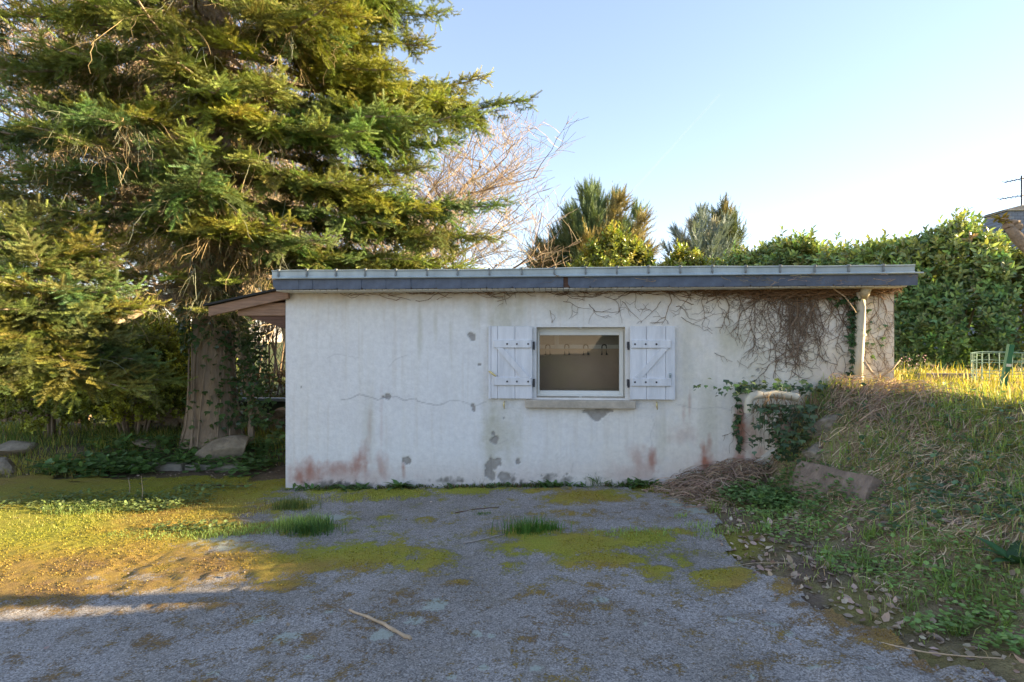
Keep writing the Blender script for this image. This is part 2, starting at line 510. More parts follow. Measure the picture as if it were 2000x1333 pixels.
gx = spaced([(-700, -100, 120), (-100, -30, 10), (-30, -10, 1.5), (-10, -7, 0.12), (-7, 1.5, 0.075), (1.5, 5.5, 0.035), (5.5, 9, 0.15), (9, 30, 1.5), (30, 100, 10), (100, 700, 120)])
gy = spaced([(-60, -10, 5), (-10, -6.2, 0.4), (-6.2, -4, 0.08), (-4, 0.6, 0.035), (0.6, 4, 0.07), (4, 10, 0.3), (10, 40, 2), (40, 100, 10), (100, 900, 160)])
GX, GY = np.meshgrid(gx, gy)
GZ = zg(GX, GY)
_, GT = zg_smooth(GX, GY)
nx, ny = len(gx), len(gy)
ii = np.arange(nx * ny).reshape(ny, nx)
quads = np.stack([ii[:-1, :-1], ii[:-1, 1:], ii[1:, 1:], ii[1:, :-1]], -1).reshape(-1, 4)
n1 = fbm(GX * 2.2, GY * 2.2, 11); n2 = fbm(GX * 9, GY * 9, 12)
soil = np.array([0.19, 0.14, 0.10]); straw = np.array([0.56, 0.42, 0.25]); turf = np.array([0.30, 0.34, 0.11])
mossc = np.array([0.25, 0.23, 0.04])
Cg = soil[None, None] * (0.7 + 0.7 * n2[..., None])
bankm = sstep(-0.3, 0.3, GT)
k = (bankm * np.clip(0.25 + 1.2 * (n1 - 0.35), 0, 1))[..., None]
Cg = Cg * (1 - k) + straw * k
k = (np.clip((n2 - 0.42) * 4, 0, 1) * bankm * 0.7)[..., None]
Cg = Cg * (1 - k) + turf * k
k = (np.clip((n1 + 0.4 * n2 - 0.55) * 5, 0, 1) * sstep(0.9, -0.2, GY) * (1 - bankm) * sstep(2.5, 1.0, GX))[..., None]
Cg = Cg * (1 - k) + mossc * k
far = sstep(4, 8, GY)[..., None]
Cg = Cg * (1 - far) + (np.array([0.12, 0.13, 0.04]) * (0.7 + 0.6 * n1[..., None])) * far
M['ground'] = solid('soil_and_moss', (0.1, 0.08, 0.05), 0.95, 0.35, 40, 1.0, 90, vcol=True, bdist=0.02, spec=0.1)
tag(obj_np('ground', np.stack([GX, GY, GZ], -1).reshape(-1, 3), [quads], M['ground'], col=Cg.reshape(-1, 3), smooth=True), kind='structure')

# ---- asphalt driveway: a worn sheet lying on the ground, with moss, lichen and a ragged edge
edge_px = [(1235, 962), (1330, 972), (1395, 1010), (1425, 1060), (1500, 1120), (1640, 1190), (1760, 1255), (1920, 1312)]
EP = np.array([G(*p)[0][:2] for p in edge_px])
ys = np.concatenate([[-9.0], EP[::-1, 1], [0.5]]); xs = np.concatenate([[EP[-1, 0] + 3.2], EP[::-1, 0], [EP[0, 0] - 0.1]])
o_ = np.argsort(ys); ys, xs = ys[o_], xs[o_]
dx = spaced([(-9, -4.5, 0.06), (-4.5, 3.4, 0.026)]); dy = spaced([(-8, -3.9, 0.06), (-3.9, 0.45, 0.024)])
DX, DY = np.meshgrid(dx, dy)
jx = (fbm(DX * 4, DY * 4, 41) - 0.5)
inside = (DX < np.interp(DY, ys, xs) + 0.35 * jx) & (DY < np.where(DX > -2.9, -0.05, 0.35 + 0.9 * jx))
moss_px = [  # px, py, rx, ry, strength
    (760, 968, 110, 13, 1.0), (640, 962, 80, 8, .9), (905, 962, 70, 10, .9), (1150, 974, 95, 14, 1.05), (1060, 962, 60, 8, .8), (990, 960, 60, 8, .7),
    (90, 1010, 330, 60, .95), (130, 1085, 330, 48, 1.0), (420, 1105, 240, 34, .95), (60, 1150, 220, 40, .8), (250, 1150, 160, 24, .75), (560, 1110, 130, 32, 1.0), (720, 1090, 130, 34, 1.05), (840, 1100, 60, 25, .9),
    (560, 1148, 70, 14, .75), (360, 1190, 130, 15, .55), (260, 1260, 110, 14, .5), (440, 1255, 60, 14, .35), (60, 1290, 60, 12, .4), (200, 965, 200, 22, .9), (450, 970, 110, 14, .9), (560, 992, 55, 14, 1.0), (420, 1040, 190, 18, .9), (600, 1040, 90, 14, .8),
    (830, 1018, 30, 6, .8), (690, 1018, 35, 5, .55), (650, 1030, 40, 8, .6), (760, 1012, 14, 4, .6), (970, 996, 12, 3, .7), (1035, 1045, 75, 18, 1.0), (1110, 1068, 150, 26, 1.1), (1250, 1058, 80, 22, 1.05), (1180, 1100, 110, 20, 1.0), (1330, 1100, 40, 20, .7), (1260, 1120, 70, 14, .85),
    (1410, 1132, 65, 20, 1.1), (1420, 1160, 40, 10, .7), (1090, 1006, 70, 9, .6), (900, 1145, 45, 11, .75), (1000, 1110, 40, 12, .7), (1160, 1148, 26, 8, .6), (1330, 1045, 55, 14, .6),
    (1480, 1100, 60, 12, .8), (1560, 1150, 80, 14, .8), (1650, 1205, 90, 22, 1.0), (1760, 1240, 110, 26, 1.1), (1870, 1280, 100, 24, 1.0), (1580, 1185, 60, 10, .7), (800, 1205, 45, 12, .55), (1960, 1310, 60, 14, .8), (1450, 1062, 40, 12, .7), (1180, 1290, 20, 8, .0)]
lich_px = [(850, 1187, 26, 13), (745, 1245, 22, 10), (810, 1218, 18, 8), (1175, 1178, 16, 6), (945, 1310, 10, 8), (930, 1245, 14, 7), (960, 1248, 10, 5), (1430, 1218, 12, 5), (1510, 1230, 16, 6), (1540, 1245, 13, 6), (1700, 1310, 12, 6), (1590, 1312, 16, 6), (1470, 1330, 10, 6), (1260, 1223, 8, 4), (560, 1250, 26, 12), (600, 1290, 14, 6), (500, 1215, 16, 7), (1050, 1312, 14, 8), (1105, 1245, 12, 5), (640, 1200, 12, 5), (880, 1330, 14, 6), (420, 1320, 16, 7), (380, 1300, 10, 5), (1370, 1000, 40, 8), (1340, 985, 40, 8), (420, 1062, 60, 12), (460, 1072, 50, 8), (660, 1015, 40, 6)]
MO = np.zeros_like(DX); LI = np.zeros_like(DX)
for (a, b, c, d, s_) in moss_px:
    MO = np.maximum(MO, s_ * ell_mask(DX, DY, ell(a, b, c, d), 0.75))
MO = np.maximum(MO, 1.0 * sstep(-2.2, -3.4, DX) * sstep(-3.15, -2.6, DY))
MO = np.maximum(MO * 1.06, 0.35)
for (a, b, c, d) in lich_px:
    LI = np.maximum(LI, ell_mask(DX, DY, ell(a, b, c * 1.1, d * 1.1), 0.5))
grit = np.clip(fbm(DX * 9, DY * 9, 51) - 0.5 + MO * 1.1 - 0.5, 0, 1)
DZ = zg(DX, DY) + 0.012 + np.clip(grit * 0.03, 0, 0.018) + 0.004 * (fbm(DX * 30, DY * 30, 52, 2) - 0.5) * (1 + 3 * (grit > 0.05))
HU = np.clip(fbm(DX * 1.1 + 5, DY * 1.1, 53, 3) * 1.6 - 0.35 + 0.5 * sstep(-2.3, -2.9, DY) - 0.25 * sstep(-0.9, -0.3, DY) + 0.4 * sstep(-0.5, -2.5, DX) * sstep(-1.6, -2.3, DY), 0, 1)
ii = np.arange(DX.size).reshape(DX.shape)
keep = inside[:-1, :-1] & inside[1:, 1:] & inside[:-1, 1:] & inside[1:, :-1]
quads = np.stack([ii[:-1, :-1], ii[:-1, 1:], ii[1:, 1:], ii[1:, :-1]], -1)[keep]
used = np.zeros(DX.size, bool); used[quads.ravel()] = True
remap = np.cumsum(used) - 1
Vd = np.stack([DX, DY, DZ], -1).reshape(-1, 3)[used]
Cd = np.stack([MO, LI, HU], -1).reshape(-1, 3)[used]

def driveway_material():
    m, nt, b, out = new_mat('worn_asphalt')
    N = nt.nodes; L = nt.links
    at = N.new('ShaderNodeVertexColor'); at.layer_name = 'Col'
    sp = N.new('ShaderNodeSeparateColor'); L.new(at.outputs[0], sp.inputs[0])
    tc = N.new('ShaderNodeTexCoord')
    def noise(sc, det=4, rough=0.6):
        n = N.new('ShaderNodeTexNoise'); n.inputs['Scale'].default_value = sc; n.inputs['Detail'].default_value = det; n.inputs['Roughness'].default_value = rough
        L.new(tc.outputs['Object'], n.inputs['Vector']); return n.outputs[0]
    def math_(op, a, b_=None, c=None):
        n = N.new('ShaderNodeMath'); n.operation = op
        for i, v in enumerate((a, b_, c)):
            if v is None: continue
            if isinstance(v, (int, float)): n.inputs[i].default_value = v
            else: L.new(v, n.inputs[i])
        return n.outputs[0]
    def ramp(src, stops):
        n = N.new('ShaderNodeValToRGB'); L.new(src, n.inputs[0])
        e = n.color_ramp.elements
        while len(e) < len(stops): e.new(0.5)
        for i, (p, c) in enumerate(stops): e[i].position = p; e[i].color = (*c, 1)
        return n.outputs[0]
    def mix(f, a, b_):
        n = N.new('ShaderNodeMix'); n.data_type = 'RGBA'; L.new(f, n.inputs[0]); L.new(a, n.inputs[6]); L.new(b_, n.inputs[7]); return n.outputs[2]
    vo = N.new('ShaderNodeTexVoronoi'); vo.inputs['Scale'].default_value = 140; L.new(tc.outputs['Object'], vo.inputs['Vector'])
    vsep = N.new('ShaderNodeSeparateColor'); L.new(vo.outputs['Color'], vsep.inputs[0])
    g1 = noise(160, 3, 0.7)
    g = math_('ADD', math_('MULTIPLY', vsep.outputs[0], 0.55), math_('MULTIPLY', g1, 0.45))
    asp = ramp(g, [(0.12, (0.11, 0.098, 0.086)), (0.40, (0.285, 0.257, 0.228)), (0.62, (0.385, 0.347, 0.31)), (0.90, (0.60, 0.545, 0.49))])
    big = ramp(noise(0.9, 5, 0.6), [(0.3, (0.72, 0.70, 0.68)), (0.7, (1.15, 1.15, 1.2))])
    mul = N.new('ShaderNodeMix'); mul.data_type = 'RGBA'; mul.blend_type = 'MULTIPLY'; mul.inputs[0].default_value = 1
    L.new(asp, mul.inputs[6]); L.new(big, mul.inputs[7]); asp = mul.outputs[2]
    # brown grime
    gm = math_('MULTIPLY', math_('SMOOTH_MIN', math_('MULTIPLY', math_('SUBTRACT', noise(3.2, 6, 0.7), 0.52), 5.0), 1.0, 0.1), 0.45)
    gm = math_('MAXIMUM', gm, 0.0)
    br = N.new('ShaderNodeRGB'); br.outputs[0].default_value = (0.20, 0.16, 0.10, 1)
    asp = mix(gm, asp, br.outputs[0])
    # pale lichen
    lm = math_('ADD', sp.outputs[1], math_('MULTIPLY', math_('SUBTRACT', noise(20, 5, 0.75), 0.5), 2.6))
    lm = math_('MULTIPLY', ramp(lm, [(0.62, (0, 0, 0)), (0.72, (1, 1, 1))]), 0.7)
    lc = N.new('ShaderNodeRGB'); lc.outputs[0].default_value = (0.40, 0.43, 0.36, 1)
    asp = mix(lm, asp, lc.outputs[0])
    # moss
    mm = math_('ADD', sp.outputs[0], math_('MULTIPLY', math_('SUBTRACT', noise(5.5, 9, 0.78), 0.5), 2.9))
    mm = math_('ADD', mm, math_('MULTIPLY', math_('SUBTRACT', noise(70, 4, 0.7), 0.5), 1.5))
    mk = ramp(mm, [(0.46, (0, 0, 0)), (0.72, (1, 1, 1))])
    hue = math_('ADD', math_('MULTIPLY', sp.outputs[2], 0.8), math_('MULTIPLY', math_('SUBTRACT', noise(7, 5, 0.7), 0.4), 0.8))
    mc = ramp(hue, [(0.05, (0.34, 0.34, 0.045)), (0.35, (0.38, 0.32, 0.05)), (0.65, (0.38, 0.255, 0.06)), (0.95, (0.28, 0.175, 0.08))])
    sh = ramp(noise(120, 4, 0.7), [(0.3, (0.4, 0.4, 0.4)), (0.7, (1.3, 1.3, 1.3))])
    mul2 = N.new('ShaderNodeMix'); mul2.data_type = 'RGBA'; mul2.blend_type = 'MULTIPLY'; mul2.inputs[0].default_value = 1
    L.new(mc, mul2.inputs[6]); L.new(sh, mul2.inputs[7])
    L.new(mix(mk, asp, mul2.outputs[2]), b.inputs['Base Color'])
    b.inputs['Roughness'].default_value = 0.9; b.inputs['Specular IOR Level'].default_value = 0.2
    bp = N.new('ShaderNodeBump'); bp.inputs['Strength'].default_value = 0.7; bp.inputs['Distance'].default_value = 0.008
    hgt = math_('ADD', g, math_('MULTIPLY', mk, math_('ADD', noise(130, 3), 0.6)))
    L.new(hgt, bp.inputs['Height']); L.new(bp.outputs[0], b.inputs['Normal'])
    return m
M['asphalt'] = driveway_material()
tag(obj_np('driveway', Vd, [remap[quads]], M['asphalt'], col=Cd, smooth=True), kind='structure')
# ------------------------------------------------------------------ the shed
XL, XR = -2.98, 3.447
WT = 2.193                                   # top of the wall / soffit height
DEPTH = 4.4
shed = empty('shed', (0, 0, 0), 'low white rendered shed with a zinc gutter, slate fascia and one shuttered window', 'shed')
wx0, wz1 = wall_pt(1048, 640); wx1, wz0 = wall_pt(1221, 779)
cs = 0.0125
wxs = np.unique(np.concatenate([np.linspace(XL, wx0, int((wx0 - XL) / cs)), np.linspace(wx0, wx1, int((wx1 - wx0) / cs)), np.linspace(wx1, XR, int((XR - wx1) / cs))]))
wzs = np.unique(np.concatenate([np.linspace(-0.25, wz0, int((wz0 + 0.25) / cs)), np.linspace(wz0, wz1, int((wz1 - wz0) / cs)), np.linspace(wz1, WT, int((WT - wz1) / cs))]))
X, Z = np.meshgrid(wxs, wzs)
hole = ((X[:-1, :-1] + X[1:, 1:]) / 2 > wx0) & ((X[:-1, :-1] + X[1:, 1:]) / 2 < wx1) & ((Z[:-1, :-1] + Z[1:, 1:]) / 2 > wz0) & ((Z[:-1, :-1] + Z[1:, 1:]) / 2 < wz1)
PX = 5.4e-3                                   # metres per photo pixel on the wall
base = np.ones(X.shape + (3,)) * np.array([0.82, 0.805, 0.785])
def lay(c, k):
    global base
    k = np.clip(k, 0, 1)[..., None]
    base = base * (1 - k) + np.array(c) * k
gz = zg(X[0], np.full(len(wxs), -0.06))[None, :]
hgt = Z - gz                                  # height above the ground
fine = fbm(X * 22, Z * 22, 61); mid_ = fbm(X * 5, Z * 5, 62); big = fbm(X * 1.1, Z * 1.1, 63); streak = fbm(X * 14, Z * 0.8, 64); streak2 = fbm(X * 34, Z * 1.5, 65)
lay((0.86, 0.77, 0.63), 0.9 * sstep(-0.8, 2.8, X) * (0.45 + 0.9 * big))
lay((0.74, 0.72, 0.71), np.clip((mid_ - 0.5) * 2.2, 0, 0.35))
lay((0.68, 0.62, 0.47), np.clip((streak - 0.52) * 2.2, 0, 1) * (0.20 + 0.35 * sstep(0.0, 2.5, X)))
lay((0.66, 0.60, 0.52), np.clip((streak2 - 0.6) * 1.6, 0, 0.25))
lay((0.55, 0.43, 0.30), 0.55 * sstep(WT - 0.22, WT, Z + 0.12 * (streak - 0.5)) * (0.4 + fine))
lay((0.62, 0.50, 0.44), 0.6 * sstep(0.42, 0.02, hgt + 0.25 * (mid_ - 0.5)) * (0.35 + 0.9 * mid_))
def spot(px, py, rx, rz, c, k, n=0.9, f=None, vert=False):
    cx, cz = wall_pt(px, py); a = rx * PX; b = rz * PX
    r = np.sqrt(((X - cx) / a) ** 2 + ((Z - cz) / b) ** 2)
    nn = (fbm(X * 16, Z * 5, 71) * 0.6 + fine * 0.4) if vert else (fine if f is None else f)
    lay(c, k * np.clip(1.25 - r + n * (nn - 0.5) * 2, 0, 1))
grime = (0.50, 0.47, 0.34)
for (px, py, rx, rz, k) in [(985, 620, 26, 60, .55), (1015, 605, 16, 40, .4), (965, 700, 12, 100, .5), (985, 850, 40, 70, .55), (955, 860, 20, 100, .5), (1345, 700, 20, 90, .35), (1430, 660, 40, 40, .5), (1290, 860, 14, 60, .3), (1385, 800, 20, 100, .4), (1470, 700, 60, 60, .3), (820, 650, 6, 60, .4), (850, 640, 5, 40, .35), (880, 660, 4, 50, .3), (720, 830, 14, 80, .3), (1095, 605, 30, 20, .35), (930, 610, 20, 30, .3), (1480, 800, 20, 80, .35), (1600, 700, 60, 40, .3)]:
    spot(px, py, rx, rz, grime, k, 0.6, vert=True)
rust = (0.40, 0.16, 0.10)
for (px, py, rx, rz, k) in [(600, 925, 34, 34, .55), (585, 930, 12, 22, .7), (605, 915, 10, 20, .6), (655, 915, 40, 14, .5), (700, 905, 16, 26, .75), (712, 890, 12, 26, .5), (745, 905, 14, 26, .45), (680, 930, 120, 26, .35), (788, 915, 4, 22, .6), (722, 845, 5, 60, .2), (745, 830, 4, 70, .2), (1275, 895, 8, 28, .75), (1262, 910, 26, 30, .3), (1240, 885, 18, 20, .3), (1376, 905, 15, 22, .95), (1374, 880, 6, 18, .7), (1230, 925, 50, 20, .25), (1448, 850, 14, 50, .85), (1468, 850, 22, 36, .5), (1446, 905, 12, 20, .85), (1445, 820, 10, 40, .6), (1480, 895, 20, 20, .4), (1347, 790, 3, 30, .4), (1335, 810, 4, 20, .35), (1385, 865, 5, 16, .5), (1335, 850, 26, 20, .25)]:
    spot(px, py, rx, rz, rust, k, 0.75, vert=True)
for (px, py, rx, rz) in [(1075, 935, 20, 8), (1000, 940, 14, 10), (1105, 938, 14, 10), (640, 948, 40, 8), (700, 948, 40, 7), (880, 940, 30, 6), (1010, 950, 40, 8), (985, 950, 14, 14)]:
    spot(px, py, rx, rz, (0.13, 0.12, 0.10), 0.8, 1.3)
# blown render: recessed grey patches with ragged outlines
Yw = 0.0018 * (big - 0.5) + 0.0012 * (mid_ - 0.5)
Y0 = Yw * 1.6
SP = np.zeros_like(X)
for (px, py, rx, rz) in [(921, 656, 7, 6), (924, 663, 5, 6), (757, 776, 6, 6), (748, 777, 4, 2.5), (923, 793, 4, 3), (926, 799, 4, 6), (963, 848, 3, 4), (966, 861, 8, 8), (794, 900, 9, 7), (963, 908, 11, 12), (955, 922, 9, 14), (972, 904, 8, 8), (960, 930, 8, 10), (985, 933, 13, 9), (1011, 903, 5, 6), (1168, 808, 18, 9), (1150, 804, 12, 4), (1188, 803, 10, 4), (1165, 818, 9, 7), (936, 713, 4, 2), (984, 818, 2, 2), (588, 757, 2, 2), (1058, 930, 2, 2), (1108, 927, 2.5, 2.5), (1480, 723, 3, 3)]:
    cx, cz = wall_pt(px, py)
    r = np.sqrt(((X - cx) / (rx * PX)) ** 2 + ((Z - cz) / (rz * PX)) ** 2) + 0.9 * (fbm(X * 26, Z * 26, 77) - 0.5)
    SP = np.maximum(SP, sstep(1.12, 0.92, r))
lay((0.30, 0.275, 0.25), SP * (0.85 + 0.3 * (fine - 0.5)))
Y0 = Y0 + 0.010 * SP
def crack(pts, w=0.004, k=0.6):
    P = [wall_pt(*p) for p in pts]
    dmin = np.full(X.shape, 9.0)
    wob = 0.012 * (fbm(X * 30, Z * 30, 81) - 0.5)
    for (a, b) in zip(P[:-1], P[1:]):
        ab = np.array(b) - a; t = np.clip(((X - a[0]) * ab[0] + (Z + wob - a[1]) * ab[1]) / (ab @ ab), 0, 1)
        dmin = np.minimum(dmin, np.hypot(X - a[0] - t * ab[0], Z + wob - a[1] - t * ab[1]))
    lay((0.25, 0.23, 0.22), k * np.clip(1.3 - dmin / (cs * 0.55), 0, 1))
crack([(665, 783), (685, 779), (702, 771), (720, 776), (738, 782), (757, 776), (775, 776), (790, 783), (812, 779), (816, 785), (835, 789), (850, 793), (863, 791)], k=0.5)
crack([(863, 791), (880, 783), (905, 785), (925, 795), (950, 785)], k=0.35)
crack([(1320, 790), (1360, 800), (1400, 796), (1440, 805)], k=0.25)
crack([(1272, 812), (1278, 830), (1270, 850), (1274, 870)], k=0.2)
crack([(640, 700), (655, 692), (700, 700)], k=0.2); crack([(760, 717), (772, 703), (795, 694)], k=0.25); crack([(958, 890), (960, 940)], k=0.5)
crack([(970, 870), (990, 860)], k=0.2); crack([(1120, 905), (1115, 925)], k=0.2)
ii = np.arange(X.size).reshape(X.shape)
quads = np.stack([ii[:-1, :-1], ii[:-1, 1:], ii[1:, 1:], ii[1:, :-1]], -1)[~hole]
M['render'] = solid('painted_render', (0.7, 0.7, 0.7), 0.85, 0.10, 18, 0.6, 38, vcol=True, bdist=0.01, spec=0.25)
# ragged lower edge of the left corner is hidden in the soil
wall = obj_np('wall', np.stack([X, Y0, Z], -1).reshape(-1, 3), [quads], M['render'], shed, col=base.reshape(-1, 3), smooth=True)
M['render_plain'] = solid('plain_render', (0.66, 0.62, 0.54), 0.85, 0.15, 6, 0.35, 60)
mb = MB()
mb.box((XL + 0.002, 0.2, -0.3), (XL + 0.2, DEPTH, WT)); mb.box((XR - 0.2, 0.2, -0.3), (XR - 0.002, DEPTH, WT)); mb.box((XL + 0.2, DEPTH - 0.2, -0.3), (XR - 0.2, DEPTH, WT))
mb.box((XL + 0.002, 0.014, -0.3), (XL + 0.05, 0.2, WT)); mb.box((XR - 0.05, 0.014, -0.3), (XR - 0.002, 0.2, WT))
sw = mb.build('side_wall', M['render_plain'], shed)
# window reveals
mb = MB(); rv = 0.20
mb.box((wx0 - 0.05, 0.006, wz0 - 0.05), (wx0 - 0.0005, rv, wz1 + 0.05)); mb.box((wx1 + 0.0005, 0.006, wz0 - 0.05), (wx1 + 0.05, rv, wz1 + 0.05))
mb.box((wx0, 0.006, wz1 + 0.0005), (wx1, rv, wz1 + 0.05)); mb.box((wx0, 0.006, wz0 - 0.05), (wx1, rv, wz0 - 0.0005))
mb.build('window_reveal', M['render_plain'], shed)
# roof slab, soffit boards, slates, gutter
EX0, EX1, EO = -2.955, 3.475, -0.30
mb = MB(); mb.box((EX0 + 0.01, EO + 0.06, WT + 0.035), (EX1 - 0.01, DEPTH + 0.2, WT + 0.13)); mb.build('roof', M['felt'], shed)
mb = MB(); mb.box((EX0 + 0.004, EO + 0.012, WT + 0.004), (EX1 - 0.004, EO + 0.055, WT + 0.115)); mb.build('fascia_board', M['dark_wood'], shed)
mb = MB(); mb.bbox((0, 0, 0), (0.056, -EO - 0.015, 0.014), 0.003)
sb0 = mb.build('soffit_board', M['soffit'], shed)
nb = int((EX1 - EX0 - 0.02) / 0.0605)
for i in range(nb):
    o = sb0 if i == 0 else link(sb0.copy(), shed)
    o.location = (EX0 + 0.012 + i * 0.0605, EO + 0.016, WT - 0.016 + random.uniform(-0.0015, 0.0015))
SW = 0.262
def slate_mesh(seed):
    r = random.Random(seed); c = 0.028 + r.uniform(-0.004, 0.006)
    hh = 0.108
    pts = [(-0.01, hh), (SW + 0.012, hh), (SW + 0.012, 0.002), (c, 0.0), (-0.004, c * 1.05)]
    mb = MB(); mb.prism(pts, 1, 0, 0.007)
    return mb
slm = []
for s_ in range(3):
    o = slate_mesh(s_).build('slate', M['slate'], shed); slm.append(o)
used_s = [False] * 3
ns = int((EX1 - EX0) / SW) + 1
miss = wall_pt(1118, 550, EO)[0]
for i in range(ns):
    x = EX1 - SW * (i + 1)
    if x < EX0 - 0.13: break
    if x < miss < x + SW * 0.62 and False: continue
    k_ = i % 3
    if not used_s[k_]: o = slm[k_]; used_s[k_] = True
    else: o = link(slm[k_].copy(), shed)
    o.location = (max(x, EX0 - 0.005), EO - 0.004 + random.uniform(-0.0015, 0.0015), WT - 0.003 + random.uniform(-0.003, 0.003))
    o.rotation_euler = (math.radians(1.8), random.uniform(-0.006, 0.006), math.radians(-1.1))
    if abs((x + SW / 2) - miss) < SW / 2:
        o.scale = (0.78, 1, 0.99); o.location.x = x + 0.06; o.rotation_euler[1] = 0.05
# gutter: zinc face with rolled beads
gz0, gz1 = WT + 0.108, WT + 0.194
gp = [(EO - 0.022, gz0), (EO - 0.030, gz0 + 0.010), (EO - 0.024, gz0 + 0.022), (EO - 0.018, gz0 + 0.024), (EO - 0.020, gz1 - 0.014), (EO - 0.030, gz1 - 0.010), (EO - 0.032, gz1), (EO - 0.022, gz1 + 0.004), (EO - 0.012, gz1 - 0.002), (EO - 0.010, gz0 + 0.030), (EO + 0.10, gz0 + 0.04), (EO + 0.14, gz1 - 0.02), (EO + 0.145, gz1 - 0.02), (EO + 0.11, gz0 + 0.005)]
n = len(gp); xsg = np.linspace(EX0 - 0.015, EX1 - 0.02, 60)
V = np.array([[(x, y, z + 0.005 * math.sin(x * 1.7) + 0.0015 * math.sin(x * 9)) for (y, z) in gp] for x in xsg]).reshape(-1, 3)
q = [(a * n + b, a * n + (b + 1) % n, (a + 1) * n + (b + 1) % n, (a + 1) * n + b) for a in range(len(xsg) - 1) for b in range(n)]
gut = obj_np('gutter', V, [q], M['zinc'], shed); fix_normals(gut.data)
mb = MB(); mb.box((0, EO - 0.034, gz0 + 0.012), (0.014, EO - 0.0175, gz1 + 0.001)); mb.bbox((-0.006, EO - 0.038, gz1 - 0.012), (0.022, EO - 0.005, gz1 + 0.012), 0.004); mb.bbox((-0.002, EO - 0.04, gz0 + 0.026), (0.016, EO - 0.018, gz0 + 0.046), 0.003)
st0 = mb.build('gutter_strap', M['zinc_dark'], gut)
x = EX0 + 0.05; i = 0
while x < EX1 - 0.06:
    o = st0 if i == 0 else link(st0.copy(), gut)
    o.location = (x, 0, 0.005 * math.sin(x * 1.7) + 0.0015 * math.sin(x * 9)); i += 1
    x += 0.318 + random.uniform(-0.012, 0.012)
mb = MB(); mb.tube([(EX0 - 0.0, EO - 0.034, gz0 + 0.006), (1.0, EO - 0.034, gz0 + 0.004), (EX1 + 0.05, EO - 0.034, gz0 + 0.006)], 0.009, 6)
mb.build('drip_edge', M['zinc'], gut)

# window
FY = 0.10
win = empty('window', (0, 0, 0), parent=shed)
mb = MB(); fw = 0.028; zb = wz0 + 0.018
mb.bbox((wx0 + 0.004, FY, zb), (wx0 + fw, FY + 0.06, wz1 - 0.05), 0.004); mb.bbox((wx1 - fw - 0.02, FY, zb), (wx1 - 0.004, FY + 0.06, wz1 - 0.05), 0.004)
mb.bbox((wx0 + fw, FY + 0.001, wz1 - 0.085), (wx1 - fw - 0.02, FY + 0.06, wz1 - 0.05), 0.004); mb.bbox((wx0 + fw, FY + 0.001, zb), (wx1 - fw - 0.02, FY + 0.06, zb + 0.05), 0.004)
mb.box((wx0 + 0.001, FY + 0.01, wz1 - 0.05), (wx1 - 0.001, FY + 0.07, wz1 - 0.001))
mb.bbox((wx0 + 0.002, FY - 0.03, wz0 + 0.008), (wx1 - 0.006, FY + 0.02, zb + 0.012), 0.005)
mb.build('frame', M['white_pvc'], win)
def glass():
    m, nt, b, out = new_mat('window_glass'); N = nt.nodes; L = nt.links
    gl = N.new('ShaderNodeBsdfGlossy'); gl.inputs['Roughness'].default_value = 0.02
    tr = N.new('ShaderNodeBsdfTransparent'); tr.inputs[0].default_value = (0.93, 0.93, 0.90, 1)
    fr = N.new('ShaderNodeFresnel'); fr.inputs[0].default_value = 1.5
    ms = N.new('ShaderNodeMixShader'); L.new(fr.outputs[0], ms.inputs[0]); L.new(tr.outputs[0], ms.inputs[1]); L.new(gl.outputs[0], ms.inputs[2]); L.new(ms.outputs[0], out.inputs[0])
    return m
M['glass'] = glass()
mb = MB(); mb.box((wx0 + fw - 0.004, FY + 0.032, zb + 0.046), (wx1 - fw - 0.016, FY + 0.036, wz1 - 0.08)); mb.build('pane', M['glass'], win)
for (px, py) in [(1134, 641), (1134, 778)]:
    x, z = wall_pt(px, py); mb = MB(); mb.bbox((x - 0.016, 0.02, z - 0.012), (x + 0.016, 0.05, z + 0.010), 0.006); mb.build('catch', M['white_pvc'], win)
sx0, sz1 = wall_pt(1026, 782, -0.06); sx1, sz0 = wall_pt(1242, 800, -0.06)
mb = MB(); mb.bbox((sx0, -0.075, sz0), (sx1, -0.0005, sz1), 0.008); mb.build('sill', M['sill'], shed)
mb = MB(); mb.bbox((wx0 - 0.02, 0.004, sz1 - 0.03), (wx1 + 0.02, FY - 0.001, wz0 + 0.006), 0.004)
mb.build('sill_bed', M['sill'], shed)
# room behind the window
M['inner'] = solid('brown_inner_wall', (0.60, 0.44, 0.33), 0.85, 0.10, 3, 0.1, 30)
M['inner_up'] = solid('grey_inner_plaster', (0.42, 0.39, 0.38), 0.85, 0.1, 4, 0.1, 30)
IY = 0.62
bx, bz = wall_pt(1130, 682, IY); _, bz1 = wall_pt(1130, 674, IY)
mb = MB(); mb.box((wx0 - 0.5, IY, 0.5), (wx1 + 0.5, IY + 0.05, bz)); mb.build('inner_wall', M['inner'], shed)
mb = MB(); mb.box((wx0 - 0.5, IY, bz1), (wx1 + 0.5, IY + 0.05, WT)); mb.build('inner_plaster', M['inner_up'], shed)
mb = MB(); mb.bbox((wx0 - 0.5, IY - 0.025, bz), (wx1 + 0.5, IY + 0.04, bz1), 0.003)
vx, vz = wall_pt(1083, 656, IY); mb.bbox((vx, IY - 0.03, bz), (vx + 0.05, IY - 0.001, vz + 0.1), 0.003)
mb.build('batten', M['wood_white'], shed)
names_h = ['first', 'second', 'third', 'fourth']
